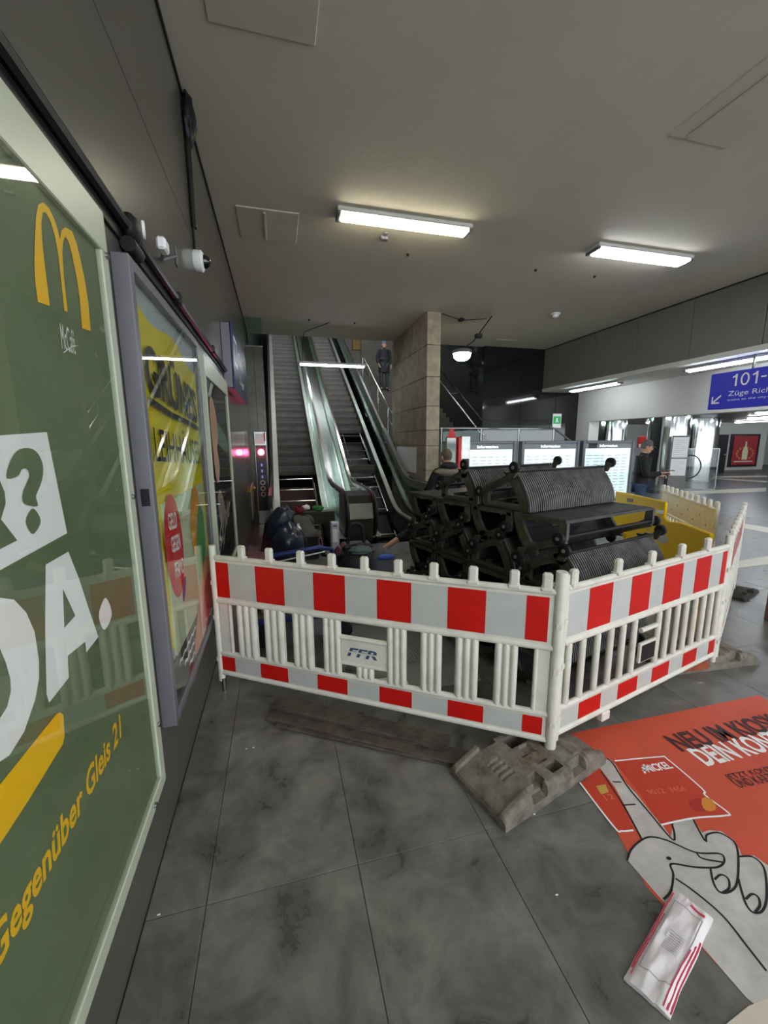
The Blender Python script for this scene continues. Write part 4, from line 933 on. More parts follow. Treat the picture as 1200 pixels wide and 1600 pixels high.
# ================================================================ PILE OF ESCALATOR STEPS
M_cast = mat('dirty cast aluminium', (104,101,88), .45, .15, rgb2=(50,49,44), vscale=9, lo=.3, hi=.75)
M_rib = mat('worn step ribs', (128,125,121), .42, .1, rgb2=(72,70,68), vscale=9, lo=.3, hi=.7)
M_ribb = mat('black riser ground', (26,26,27), .5)
M_tread = mat('dirty tread', (84,84,80), .4, .1, rgb2=(54,54,52), vscale=7)
M_hub = mat('roller hub', (150,148,150), .35, .7)
WS = 1.06
HS = .75
def rprof(h): return .44-.13*(h/.36)**1.9
def build_step():
    t = thing('loose_step', '', 'escalator step', (0,0,0))
    tb = MB().box(0,0,-.026,WS,.44,-.006)
    n = 46
    for i in range(n): x = .01+i*(WS-.03)/n; tb.box(x,.005,-.006,x+.011,.435,0)
    obj('tread', tb, M_tread, t)
    rb = MB(); hs = [.0,.05,.11,.17,.23,.29,.34,.365]
    P = [(rprof(h), -h*HS) for h in hs]
    vs = []; 
    for y, z in P: vs += [(0.0,y-.004,z),(WS,y-.004,z),(WS,y-.014,z),(0.0,y-.014,z)]
    fs = []
    for i in range(len(P)-1):
        for j in range(4): j2 = (j+1) % 4; fs.append((i*4+j, i*4+j2, (i+1)*4+j2, (i+1)*4+j))
    rb.add(vs, fs); r0 = obj('riser', rb, M_ribb, t); rb = MB()
    for k in range(n):
        x = .01+k*(WS-.03)/n; vs = []
        for y, z in P: vs += [(x,y-.005,z),(x,y+.010,z-.002),(x+.011,y+.010,z-.002),(x+.011,y-.005,z)]
        fs = [(0,1,2,3),(len(vs)-1,len(vs)-2,len(vs)-3,len(vs)-4)]
        for i in range(len(P)-1):
            a = i*4; fs += [(a+1,a,a+4,a+5),(a+2,a+1,a+5,a+6),(a+3,a+2,a+6,a+7)]
        rb.add(vs, fs)
    obj('rib_field', rb, M_rib, r0)
    tip = (rprof(.36), -.37); hub = (.02, -.15)
    for x0 in (-.002, WS-.026):
        sf_ = MB(); X = (.028,0,0)
        outer = [(rprof(h)-.014, -h) for h in hs]; inner = [(rprof(h)-.078-.03*(h/.36), -h) for h in reversed(hs)]
        sf_.prism([(x0,a,b) for a, b in outer+inner], X)
        sf_.prism([(x0,.0,-.026),(x0,.40,-.026),(x0,.40,-.06),(x0,.05,-.05),(x0,0.0,-.06)], X)
        sf_.prism([(x0,-.01,-.026),(x0,.045,-.026),(x0,.05,-.15),(x0,.03,-.185),(x0,-.01,-.18)], X)
        sf_.prism([(x0,.03,-.125),(x0,.12,-.20),(x0,.22,-.262),(x0,.30,-.27),(x0,tip[0]+.01,-.30),(x0,tip[0]+.01,-.385),(x0,tip[0]-.04,-.39),(x0,.20,-.318),(x0,.08,-.25),(x0,-.01,-.205)], X)
        sf_.prism([(x0-.006,.03,-.145),(x0-.006,.30,-.335),(x0-.006,.30,-.345),(x0-.006,.02,-.158)], (.04,0,0))
        for v in sf_.v: v.z *= HS
        obj('side_frame', sf_, M_cast, t)
    obj('axle', MB().tube([(-.06,.01,-.155*HS),(WS+.06,.01,-.155*HS)], .014, 8).tube([(0,tip[0],-.375*HS),(WS,tip[0],-.375*HS)],.012,8), M_blk, t, smooth=True)
    ubars = MB()
    for y in (.12,.26): ubars.box(.03,y,-.06,WS-.03,y+.02,-.026)
    obj('cross_rib', ubars, M_cast, t)
    for x in (-.05, WS+.05):
        r_ = obj('roller', MB().disc((x,.01,-.155*HS),(1,0,0),.042,.03,20), M_blk, t, smooth=True)
        obj('roller_hub', MB().disc((x+(-.016 if x < 0 else .016),.01,-.155*HS),(1,0,0),.013,.008,10), M_hub, r_)
        ax = -.035 if x < 0 else WS+.035
        obj('roller_arm', MB().prism([(ax-.008,tip[0]-.04,-.32*HS),(ax-.008,tip[0]+.02,-.32*HS),(ax-.008,tip[0]+.055,-.41*HS),(ax-.008,tip[0]+.01,-.43*HS)], (.016,0,0)), M_cast, t)
        r_ = obj('roller', MB().disc((x,tip[0]+.03,-.42*HS),(1,0,0),.042,.03,20), M_blk, t, smooth=True)
        obj('roller_hub', MB().disc((x+(-.016 if x < 0 else .016),tip[0]+.03,-.42*HS),(1,0,0),.013,.008,10), M_hub, r_)
    return t
Lv = Vector((.962,.272,0)).normalized(); Dv = Vector((-Lv.y, Lv.x, 0)); PO = Vector((1.765,2.165,0))
proto = build_step(); first = [True]
def place(s, z, inv, label, dx=0.0, group=None, tilt=0.0):
    """upright: tread top at z, nose at s, riser at s+.44; inverted: tread face down on z, riser at s, nose at s+.44"""
    R = Matrix((Lv, Dv, (0,0,1))).transposed().to_4x4()
    if not inv: M = Matrix.Translation(PO+Dv*s+Lv*dx+Vector((0,0,z))) @ R @ Matrix.Rotation(tilt, 4, 'X')
    else:
        M = Matrix.Translation(PO+Dv*(s+.44)+Lv*dx+Vector((0,0,z))) @ R @ Matrix.Rotation(math.pi+tilt, 4, 'X')
    if first[0]:
        first[0] = False; proto.matrix_world = M; GM[proto.name] = M; o = proto; o['label'] = label
    else: o = copy_tree(proto, M, label)
    if group: o['group'] = group
    return o
ordn = ['nearest', 'second', 'third', 'farthest']
ZT = 1.30
place(.30, ZT+.004, True, 'ribbed escalator step upside down on top of the pile, nearer one', .0)
place(.80, ZT+.004, True, 'ribbed escalator step upside down on top of the pile, farther one', -.02)
for k in range(4):
    place(.455*k, ZT, False, 'escalator step with its tread up in the top layer, %s row of the pile' % ordn[k], .01*math.sin(k*3))
for k in range(4): place(.455*k-(.14 if k == 0 else .05), ZT-.50, True, 'upside-down escalator step under the top layer, %s row of the pile' % ordn[k])
for k in range(4): place(.455*k, ZT-.505, False, 'escalator step with its tread up in the middle layer, %s row of the pile' % ordn[k])
for k in range(4): place(.455*k-.05, ZT-.99, True, 'upside-down escalator step under the middle layer, %s row of the pile' % ordn[k])
for k in range(4): place(.455*k+.02, ZT-.995, False, 'escalator step standing on the floor, %s row of the pile' % ordn[k])

# ================================================================ FLOOR STICKERS
M_st = mat('sticker red', (214,86,60), .5, var=.1, vscale=3)
M_sw = mat('sticker pale grey', (206,202,194), .55, rgb2=(176,172,166), vscale=7)
def fz(pts, z): return [onz(a, b, z) for a, b in pts]
def fst(loops, z, name, m, parent, sm=0, **k):
    L_ = [spline(fz(l, z), sm, True) if sm else fz(l, z) for l in loops]
    return obj(name, MB().flat(L_), m, parent, world=True, **k)
def z5(pts): return [(850+a/3.077, 1080+b/3.077) for a, b in pts]
t = thing('floor_advert', 'red floor sticker showing a white hand holding a red card', 'sticker', (2.3,1.3,0))
fst([[(881,1148),(1187,1086),(1460,1300),(1560,1500),(1183,1567),(1150,1540),(1010,1385)]], .0012, 'red_sheet', M_st, t)
hand = z5([(268,368),(266,340),(285,322),(318,328),(345,355),(385,430),(450,500),(520,590),(575,650),(608,700),(622,640),(640,625),(715,612),(760,680),(790,668),(850,672),(905,710),(940,760),(950,790),(1010,790),(1080,840),(1180,930),(1400,1100),(1500,1400),(1300,1480),(1010,1503),(970,1470),(395,805),(405,775),(440,735),(470,712),(400,570),(340,460)])
fst([hand], .0020, 'hand_picture', M_sw, t)
M_cardred = mat('card red', (196,62,40), .45)
card = z5([(335,335),(555,318),(590,325),(760,470),(790,520),(880,580),(860,600),(720,610),(605,635),(560,640),(470,500),(400,410)])
fst([card], .0026, 'card_picture', M_cardred, t)
card2 = z5([(175,440),(270,375),(340,470),(430,660),(400,672),(350,665),(320,640)])
fst([card2], .0026, 'card_picture', M_cardred, t)
def fline(pts, w_, m=M_blkink, z=.0032, name='outline'): 
    obj(name, ribbon(spline(fz(z5(pts), z), 5), w_, (0,0,1)), m, t, world=True)
fline([(340,335),(560,315),(592,325),(760,468),(775,500),(885,583),(870,598),(720,610),(565,642)], .009, M_wht, .0034)
fline([(172,438),(335,650),(375,672),(430,668)], .009, M_wht, .0034)
for L_ in ([(275,385),(380,545),(470,710)], [(300,325),(330,345),(400,455),(500,575),(612,708),(628,690),(615,635)], [(400,812),(420,760),(470,715),(520,700),(600,720),(730,775),(840,780),(866,800),(860,830),(820,848),(720,845),(612,830),(622,880),(610,960),(575,1000)], [(735,780),(765,805),(860,822)], [(715,612),(775,720),(783,690),(840,680),(905,715),(930,760),(935,850),(925,930),(890,965),(845,965),(815,920),(800,850)], [(820,905),(850,882),(885,900),(890,945),(860,968)], [(935,795),(1000,795),(1050,835),(1068,900),(1070,1000),(1050,1055),(1010,1065),(975,1030),(950,960),(935,900)], [(970,1000),(1000,975),(1030,990),(1038,1030),(1015,1062)], [(632,900),(720,960),(860,1080),(980,1230),(1070,1345)], [(330,435),(372,437)], [(378,548),(440,543)]):
    fline(L_, .008)
obj('thumb_dot', MB().flat([ell(onz(850+600/3.077,1080+803/3.077,.0032),(.012,0,0),(0,.008,0),10)]), M_blkink, t, world=True)
fst([z5([(250,455),(295,448),(312,485),(275,497)])], .0034, 'chip_picture', mat('gold print', (190,160,70), .4), t)
fst([z5([(760,515),(800,515),(828,560),(800,578),(765,560)])], .0036, 'gold_circle', mat('gold orange print', (214,140,50), .4), t, sm=3)
fst([z5([(700,530),(740,515),(775,530),(780,570),(740,580),(705,560)])], .0035, 'red_circle', mat('dark red print', (176,44,34), .4), t, sm=3)
def ft_(s, pa_, pb_, h, m, **k):
    a = onz(850+pa_[0]/3.077, 1080+pa_[1]/3.077, .0036); b = onz(850+pb_[0]/3.077, 1080+pb_[1]/3.077, .0036)
    u = (b-a); v = Vector((-u.y, u.x, 0)); text('lettering', s, a, u, v, u.length, h, m, t, **k)
a_ = onz(850+665/3.077,1080+292/3.077,.0036); 
ft_('NEU IM KIOSK', (668,292), (1190,170), .135, mat('dark print', (60,34,34), .5), bold=.03)
ft_('DEIN KONTO', (790,362), (1250,250), .135, M_wht, bold=.03)
ft_('JETZT KONTO ERÖFFNEN', (900,432), (1330,350), .05, mat('dark print', (60,34,34)), bold=.01)
ft_('UND KARTE MITNEHMEN', (945,466), (1340,385), .05, mat('dark print', (60,34,34)), bold=.01)
ft_('NiCKEL', (505,390), (625,370), .05, M_wht, bold=.03)
fline([(480,352),(485,395)], .01, M_wht, .0036)
fline([(470,370),(498,362)], .01, M_wht, .0036); fline([(474,382),(502,376)], .01, M_wht, .0036)
ft_('9012  3456', (510,498), (690,478), .03, mat('pale print on card', (224,120,96), .5))
ft_('12', (300,525), (345,518), .03, MATS['pale print on card'])
# cream sticker corner in the lower right corner
P_ = fz([(1135,1600),(1170,1572),(1200,1560),(1300,1540),(1300,1700),(1080,1700)], .0015)
top('cream_sticker', MB().prism([p-Vector((0,0,.0005)) for p in P_], (0,0,.0015)), mat('cream sheet', (206,194,176), .5), 'cream sheet edge in the lower right corner of the floor', 'sticker')

# paper bag -------------------------------------------------------------
q = [onz(1052,1393), onz(1114,1440), onz(1047,1596), onz(974,1532)]
c_ = sum(q, Vector())/4
t = thing('paper_bag', 'crumpled white paper bag with red stripes on the floor advert', 'bag', (c_.x,c_.y,0))
nu, nv = 20, 28; V = []; FR = []; FW = []
def bagp(u, v):
    a = q[0].lerp(q[1], u); b = q[3].lerp(q[2], u); p = a.lerp(b, v)
    e = min(1, 6*min(u, 1-u))*min(1, 7*min(v, 1-v)+.25)
    z = .012+.028*e*(.6+.4*v)+.010*noise.noise(Vector((u*4, v*5, 1)))*e+.004*noise.noise(Vector((u*13, v*15, 4)))
    p = p+Vector((.006*noise.noise(Vector((v*6,u*2,3))), .006*noise.noise(Vector((u*6,v*2,8))), 0)); p.z = max(z, .004); return p
for i in range(nu+1):
    for j_ in range(nv+1): V.append(bagp(i/nu, j_/nv))
def bagfaces(us):
    return [(i*(nv+1)+j_, i*(nv+1)+j_+1, (i+1)*(nv+1)+j_+1, (i+1)*(nv+1)+j_) for i in us for j_ in range(nv)]
mb = MB(); mb.add(V, [tuple(reversed(f)) for f in bagfaces(range(nu))]); k_ = len(mb.v)
V2 = [Vector((v.x, v.y, .003)) for v in V]; mb.add(V2, bagfaces(range(nu)))
rg = [i*(nv+1) for i in range(nu+1)]+[nu*(nv+1)+j_ for j_ in range(1,nv+1)]+[i*(nv+1)+nv for i in range(nu-1,-1,-1)]+[j_ for j_ in range(nv-1,0,-1)]
for i in range(len(rg)): a, b = rg[i], rg[(i+1) % len(rg)]; mb.f.append((a, b, k_+b, k_+a))
obj('paper', mb, mat('white paper', (232,224,224), .6, var=.06, vscale=20), t, world=True, smooth=True)
M_rs = mat('red paper stripe', (206,70,92), .6)
def bstripe(u0, v0, u1, v1, w_):
    pts = [bagp(u0+(u1-u0)*i/16, v0+(v1-v0)*i/16)+Vector((0,0,.0018)) for i in range(17)]
    obj('stripe', ribbon(pts, w_, (0,0,1)), M_rs, t, world=True)
bstripe(.03,.05,.03,.9,.006); bstripe(.08,.3,.07,.95,.004); bstripe(.96,.30,.97,.98,.008); bstripe(.91,.38,.90,.98,.006); bstripe(.86,.45,.83,.98,.004); bstripe(.5,.06,.85,.09,.012)
M_pg = mat('grey paper print', (150,144,150), .6)
for k in range(9):
    pts = [bagp(.35+.35*i/6, .42+k*.022)+Vector((0,0,.0015)) for i in range(7)]; obj('small_print', ribbon(pts, .002, (0,0,1)), M_pg, t, world=True)
for (a, b) in (((.15,.12),(.85,.14)),((.15,.12),(.18,.88)),((.85,.14),(.82,.85)),((.18,.88),(.82,.85))):
    pts = [bagp(a[0]+(b[0]-a[0])*i/14, a[1]+(b[1]-a[1])*i/14)+Vector((0,0,.0015)) for i in range(15)]; obj('fold_line', ribbon(pts, .0025, (0,0,1)), M_pg, t, world=True)
# small litter flecks on the floor
for (px, py, w_) in ((248,1429,'near the bottom corner of the green poster'),(835,1272,'beside the big rubber foot'),(870,1398,'left of the paper bag'),(385,1170,'left one in front of the planks'),(396,1168,'right one in front of the planks')):
    p = onz(px, py, .002); top('litter_fleck', MB().box(p.x-.006,p.y-.003,.0005,p.x+.006,p.y+.003,.003,c=.001), M_wht, 'tiny pale fleck of litter, '+w_, 'litter', group='flecks of litter on the floor')
# brown post at the right frame edge
p = onz(1192,968); top('wooden_post', MB().box(p.x,p.y-.30,0,p.x+.25,p.y,.30,c=.01), mat('brown wood', (112,84,68), .6, var=.2), 'low brown block cut by the right edge of the picture', 'block')

# ================================================================ THINGS INSIDE THE BARRIERS
# metal cover plates with grooves
M_plate = mat('grey metal floor plate', (150,154,150), .42, .4, var=.25, vscale=4)
t = thing('comb_plate', 'light grey grooved metal plate lying inside the barriers', 'plate', (.95,3.0,0))
pl = MB().box(.42,2.55,0.0,1.42,3.7,.018,c=.003)
for i in range(26): pl.box(.60+i*.026,2.9,.018,.612+i*.026,3.15,.024)
obj('plate', pl, M_plate, t, world=True)
p_ = MB().box(.66,2.62,.0245,.86,2.74,.026); obj('paper_label', p_, M_wht, t, world=True)
# blue trolley
M_blu = mat('blue painted steel', (34,52,110), .35, .3)
t = thing('platform_trolley', 'blue tube platform trolley behind the long barrier', 'trolley', (.05,3.9,0))
y_ = 4.05; a = ony(428,868,y_); b = ony(500,855,y_); c = ony(518,858,y_+.05); d = ony(528,885,y_+.08)
obj('push_handle', MB().tube([(a.x-.06,a.y+.0,.3),(a.x-.05,a.y,a.z-.1),a,b,c,(d.x,d.y,.3)], .022, 10), M_blu, t, world=True, smooth=True)
obj('silver_bar', MB().tube([(a.x+.02,a.y,a.z-.07),(b.x+.05,b.y,b.z-.05)], .012, 8), M_steel, t, world=True, smooth=True)
obj('platform', MB().box(-.28,3.45,.24,.62,4.1,.29,c=.01), M_blu, t, world=True); obj('deck', MB().box(-.25,3.48,.29,.59,4.07,.295), M_wood, t, world=True)
for x in (-.2,.52):
    for y in (3.52,4.02): obj('caster', MB().disc((x,y,.08),(0,1,0),.08,.035,16).box(x-.03,y-.03,.10,x+.03,y+.03,.24), M_blk, t, world=True, smooth=True)
M_card = mat('brown cardboard', (150,112,78), .8, var=.15, vscale=7)
def carton(x, y, z, w_, d_, h, rz, lab, m=M_card):
    t = thing('carton', lab, 'box', (x,y,z), rz=rz)
    obj('box_body', MB().box(-w_/2,-d_/2,0,w_/2,d_/2,h,c=.003), m, t)
    obj('flap', MB().box(-w_/2,-d_/2,h,w_/2,-.003,h+.004).box(-w_/2,.003,h,w_/2,d_/2,h+.004), m, t)
    obj('tape', MB().box(-.025,-d_/2-.001,h-.06,.025,-d_/2,h+.005).box(-.025,-d_/2,h+.004,.025,d_/2,h+.0055), mat('packing tape', (186,160,110), .3), t)
carton(-.08,3.75,.296,.32,.28,.2,.2,'brown cardboard box on the left of the blue trolley'); carton(.32,3.72,.296,.30,.26,.14,-.1,'brown cardboard box on the right of the blue trolley')
carton(.33,3.75,.4425,.24,.2,.12,.15,'teal box stacked on the right cardboard box', mat('teal box', (36,98,110), .5))
# steel pot like part on floor and small parts
t = thing('steel_can', 'small steel can on the metal plate seen through the barrier slot', 'can', (.50,2.95,.024))
obj('can_body', MB().lathe([(.05,0),(.055,.01),(.055,.12),(.05,.125)], 18), M_chrome, t, smooth=True); obj('can_ring', MB().lathe([(.057,.1),(.057,.112)],18), M_blk, t)
# dark blue bin bag
t = thing('bin_bag', 'slumped dark blue plastic bin bag at the foot of the left escalator', 'bag', (.07,5.6,0))
mb = MB(); pb0 = ony(450,838,5.6)
mb.blob((pb0.x,5.6,.36),(.24,.24,.36),seg=36,ring=26,amp=.16,ns=2.0,seed=2)
obj('bag_body', mb, mat('dark blue film', (30,38,54), .3, coat=.3, bump=.3, bscale=5), t, world=True, smooth=True)
pb1 = ony(438,812,5.75)
obj('bag_neck', MB().blob((pb1.x,5.75,pb1.z-.05),(.16,.11,.25),seg=28,ring=20,amp=.25,ns=2.0,seed=7,M=Matrix.Rotation(.5,3,'Y')), MATS['dark blue film'], t, world=True, smooth=True)
# white bottle on a black box
p = ony(466,828,6.3)
t = thing('tool_crate', 'black crate carrying the white bottle at the left escalator', 'crate', (p.x+.05,6.3,0)); obj('crate_body', MB().box(p.x-.12,6.2,0,p.x+.3,6.45,p.z-.09,c=.01), M_blkp, t, world=True)
obj('crate_rim', MB().box(p.x-.13,6.19,p.z-.115,p.x+.31,6.46,p.z-.091,c=.006), M_blkp, t, world=True)
t = thing('white_bottle', 'white plastic bottle beside the dark bin bag', 'bottle', (p.x,6.3,p.z-.09))
obj('bottle_body', MB().lathe([(.045,0),(.05,.01),(.05,.11),(.035,.14),(.018,.155)], 18), M_wht, t, smooth=True); obj('cap', MB().lathe([(.018,.155),(.02,.16),(.02,.185),(.012,.19)], 14), M_wht, t, smooth=True)
# green and red rags on the step
p = ony(497,794,7.3); t = top('green_cloth', MB().blob((p.x,7.3,p.z),(.10,.08,.05),amp=.5,ns=4,seed=3), mat('green cloth', (60,130,60), .8), 'green rag on the edge of the left escalator pit', 'cloth', smooth=True)
p = ony(480,793,7.3); t = top('white_cloth', MB().blob((p.x-.02,7.32,p.z),(.08,.06,.04),amp=.5,ns=4,seed=9), M_wht, 'white rag between the green rag and the red glove', 'cloth', smooth=True)
top('pit_beam', MB().box(-.09,7.22,.34,.95,7.42,.575,c=.01).box(-.09,7.24,-.85,.02,7.4,.34).box(.85,7.24,-.85,.95,7.4,.34), M_dsteel, 'dark steel cross beam over the left escalator pit', 'beam')
# white case with label next to the black machine
p = ony(523,835,5.9); zt_ = ony(523,815,5.9).z
t = thing('white_case', 'tall narrow white case standing beside the black machine', 'case', (p.x,5.9,0)); obj('case_body', MB().box(p.x-.06,5.84,0,p.x+.06,5.96,zt_,c=.015), mat('pale lilac plastic', (190,192,208), .4), t, world=True)
obj('carry_slot', MB().box(p.x-.025,5.835,zt_-.06,p.x+.025,5.841,zt_-.045), M_blk, t, world=True); obj('label', MB().box(p.x-.035,5.837,zt_-.3,p.x+.035,5.841,zt_-.1), M_wht, t, world=True)
# black machine with tall loop handle
p = ony(556,855,4.9)
t = thing('loop_handle_machine', 'black machine with a tall black loop handle in front of the newel', 'machine', (p.x,4.9,0))
l0, l1, tp = ony(545,850,4.9).x, ony(567,850,4.9).x, ony(556,818,4.9).z
obj('body', MB().box(l0-.16,4.7,0,l1+.16,5.15,.48,c=.05).box(l0-.1,4.75,.48,l1+.1,5.0,.56,c=.03), M_blkp, t, world=True)
obj('loop_handle', MB().tube(spline([(l0-.02,4.9,.5),(l0,4.9,tp-.12),(l0+.02,4.9,tp-.03),((l0+l1)/2,4.9,tp),(l1-.02,4.9,tp-.03),(l1,4.9,tp-.12),(l1+.02,4.9,.5)],6), .022, 10), M_blk, t, world=True, smooth=True)
p = ony(558,868,4.1)
t = thing('black_rucksack', 'black rucksack with teal grey flap right of the loop handle', 'bag', (p.x,4.1,0)); obj('pack', MB().blob((p.x,4.15,.36),(.19,.15,.37),seg=24,ring=16,amp=.22,ns=3,seed=5), mat('black nylon', (28,29,31), .6), t, world=True, smooth=True)
obj('flap', MB().blob((p.x+.03,4.06,.68),(.13,.10,.045),seg=20,ring=12,amp=.3,ns=3,seed=11), mat('teal grey fabric', (70,88,86), .5), t, world=True, smooth=True)
p = ony(602,872,4.3)
t = thing('grey_holdall', 'grey holdall with a blue patch beside the kneeling worker', 'bag', (p.x,4.35,0)); obj('bag_body', MB().blob((p.x,4.4,.30),(.19,.2,.30),seg=24,ring=16,amp=.12,ns=2.5,seed=21), mat('grey cloth', (92,94,100), .8), t, world=True, smooth=True)
obj('blue_patch', MB().blob((p.x,4.25,.53),(.10,.03,.035),seg=14,ring=8), mat('blue print', (70,100,190), .5), t, world=True, smooth=True)
# tool box and drill under the worker's hand
# white paper on the pillar
q_ = [onx(a_, b_, 3.116) for a_, b_ in ((623,700),(650,699),(650,737),(635,733))]
y0_, y1_ = 9.0, 10.6; top('pillar_paper', MB().box(3.114,y0_,1.08,3.1185,y1_,1.68), M_wht, 'large white sheet taped to the left side of the stone pillar', 'paper')

# ================================================================ PEOPLE
def skin_mesh(nodes, edges, sub=2, root=0):
    me = bpy.data.meshes.new('s'); names = list(nodes); idx = {n: i for i, n in enumerate(names)}
    me.from_pydata([nodes[n][0] for n in names], [(idx[a], idx[b]) for a, b in edges], []); me.update()
    o = bpy.data.objects.new('s', me); COL.objects.link(o)
    sm = o.modifiers.new('skin', 'SKIN'); sm.use_smooth_shade = True
    for i, n in enumerate(names):
        r = nodes[n][1]; r = r if isinstance(r, tuple) else (r, r)
        me.skin_vertices[0].data[i].radius = r; me.skin_vertices[0].data[i].use_root = (i == root)
    ss = o.modifiers.new('sub', 'SUBSURF'); ss.levels = sub; ss.render_levels = sub
    dg = bpy.context.evaluated_depsgraph_get(); e = bpy.data.meshes.new_from_object(o.evaluated_get(dg))
    mb = MB(); mb.add([v.co.copy() for v in e.vertices], [tuple(p.vertices) for p in e.polygons])
    bpy.data.objects.remove(o); bpy.data.meshes.remove(me); bpy.data.meshes.remove(e); return mb
def vec(a, b, t): return Vector(a).lerp(Vector(b), t)
def add_hand(mb, wrist, d, side, palm_n, curl=.5, s=1.0):
    """palm and five bent fingers; d: pointing direction, side: direction of the thumb"""
    d = Vector(d).normalized(); side = Vector(side); side = (side-d*side.dot(d)).normalized(); pn = d.cross(side).normalized()
    if pn.dot(Vector(palm_n)) < 0: pn = -pn
    w_ = Vector(wrist); R = Matrix((side, d, pn)).transposed()
    mb.blob(w_+d*.05*s, (.042*s,.052*s,.017*s), M=R, seg=12, ring=8)
    for i, (o_, l_) in enumerate(((.030,.072),(.010,.080),(-.011,.074),(-.030,.058))):
        p = w_+d*.088*s+side*o_*s; pts = [p]; a = 0
        for k in range(3):
            a += curl*(.5+.3*k); dd = d*math.cos(a)+pn*math.sin(a); p = p+dd*l_*s/3; pts.append(p)
        mb.tube(pts, [.0095*s,.009*s,.008*s,.0065*s], 8)
    p = w_+d*.03*s+side*.034*s; mb.tube([p, p+(side*.7+d*.7).normalized()*.035*s, p+(side*.35+d*.9+pn*.3).normalized()*.062*s], [.012*s,.0105*s,.008*s], 8)
def add_head(mb, c, fwd, up, s=1.0):
    f = Vector(fwd).normalized(); u = Vector(up); u = (u-f*u.dot(f)).normalized(); x = f.cross(u)
    R = Matrix((x, f, u)).transposed(); c = Vector(c)
    mb.blob(c, (.075*s,.095*s,.115*s), M=R, seg=20, ring=16)
    mb.blob(c+f*.03*s-u*.065*s, (.052*s,.06*s,.055*s), M=R, seg=14, ring=10)
    mb.blob(c+f*.093*s-u*.015*s, (.012*s,.022*s,.026*s), M=R, seg=10, ring=8)
    mb.blob(c+f*.087*s-u*.062*s, (.022*s,.012*s,.008*s), M=R, seg=10, ring=6)
    for sg in (-1, 1):
        mb.blob(c+x*.076*s*sg-u*.01*s, (.01*s,.02*s,.032*s), M=R, seg=10, ring=8)
        mb.blob(c+x*.03*s*sg+f*.082*s+u*.022*s, (.02*s,.012*s,.006*s), M=R, seg=8, ring=6)
    return R
def person(label, M, J, cols, headf=(0,1,0), headu=(0,0,1), hair=None, hat=None, name='person', hands=(None,None), curl=.5, s=1.0, longc=False, cuff=.93, bulk=1.22):
    t = thing(name, label, 'person', M=M)
    J = {k: Vector(v) for k, v in J.items()}
    N = {'pelvis': (J['pelvis'], (.13,.10)), 'waist': (vec(J['pelvis'],J['chest'],.45), (.12,.09)), 'chest': (J['chest'], (.15,.105)), 'neckb': (vec(J['chest'],J['neck'],.7), .07), 'neck': (J['neck'], .052), 'headb': (vec(J['neck'],J['head'],.6), .05)}
    E_ = [('pelvis','waist'),('waist','chest'),('chest','neckb'),('neckb','neck'),('neck','headb')]
    for sd in 'LR':
        N['sh'+sd] = (J['sh'+sd], .06); N['el'+sd] = (J['el'+sd], .042); N['fa'+sd] = (vec(J['el'+sd],J['wr'+sd],.5), .036); N['wr'+sd] = (J['wr'+sd], .026)
        N['hip'+sd] = (J['hip'+sd], .085); N['kn'+sd] = (J['kn'+sd], .056); N['ca'+sd] = (vec(J['kn'+sd],J['an'+sd],.4), .052); N['an'+sd] = (J['an'+sd], .036); N['to'+sd] = (J['to'+sd], .03)
        E_ += [('neckb','sh'+sd),('sh'+sd,'el'+sd),('el'+sd,'fa'+sd),('fa'+sd,'wr'+sd),('pelvis','hip'+sd),('hip'+sd,'kn'+sd),('kn'+sd,'ca'+sd),('ca'+sd,'an'+sd),('an'+sd,'to'+sd)]
    mb = skin_mesh(N, E_, 2)
    R = add_head(mb, J['head'], headf, headu, s)
    for i, sd in enumerate('LR'):
        d = hands[i] or (J['wr'+sd]-J['el'+sd]); side = Vector((1 if sd == 'L' else -1,0,0)) if abs(Vector(d).normalized().x) < .8 else Vector((0,0,1))
        if abs(Vector(d).normalized().z) > .8: side = Vector((0,1,0))
        add_hand(mb, J['wr'+sd], d, side, (0,0,-1) if abs(Vector(d).normalized().z) < .8 else (1 if sd == 'L' else -1,0,0), curl)
    obj('body', mb, mat('skin', (206,158,132), .55), t, smooth=True)
    # jacket
    g = 1.4 if longc else bulk; NJ = {k: (N[k][0], tuple(a*g for a in N[k][1]) if isinstance(N[k][1], tuple) else N[k][1]*g+.008) for k in ('waist','chest','neckb','shL','elL','faL','shR','elR','faR')}
    NJ['hem'] = (vec(J['pelvis'],J['chest'],-.42), (.185,.15)); NJ['hip'] = (vec(J['pelvis'],J['chest'],.02), (.18,.145))
    EJ = [('hem','hip'),('hip','waist'),('waist','chest'),('chest','neckb'),('neckb','shL'),('shL','elL'),('elL','faL'),('faL','cuL'),('neckb','shR'),('shR','elR'),('elR','faR'),('faR','cuR')]
    if cuff < .5:
        for sd in 'LR': NJ['fa'+sd] = (vec(J['el'+sd],J['wr'+sd],cuff*.5), .05)
    for sd in 'LR': NJ['cu'+sd] = (vec(J['el'+sd],J['wr'+sd],cuff), .042); NJ['sh'+sd] = (J['sh'+sd], .075)
    if longc:
        pz = J['pelvis'].z; pr = [(.16,pz+.16),(.185,pz+.05),(.20,pz-.12),(.215,pz-.30),(.20,pz-.31)]
        cm = MB().lathe(pr, 22)
        for v in cm.v: v.y *= .72
        obj('coat_skirt', cm, cols[0], t, smooth=True)
    nk = vec(J['chest'], J['neck'], .93); ax_ = (J['head']-J['chest']).normalized()
    obj('collar', MB().lathe([(.085,-.05),(.078,-.01),(.068,.035),(.058,.04)], 18, Matrix.Translation(nk) @ ax_.to_track_quat('Z','Y').to_matrix().to_4x4()), cols[0], t, smooth=True)
    obj('jacket', skin_mesh(NJ, EJ, 2, list(NJ).index('chest')), cols[0], t, smooth=True)
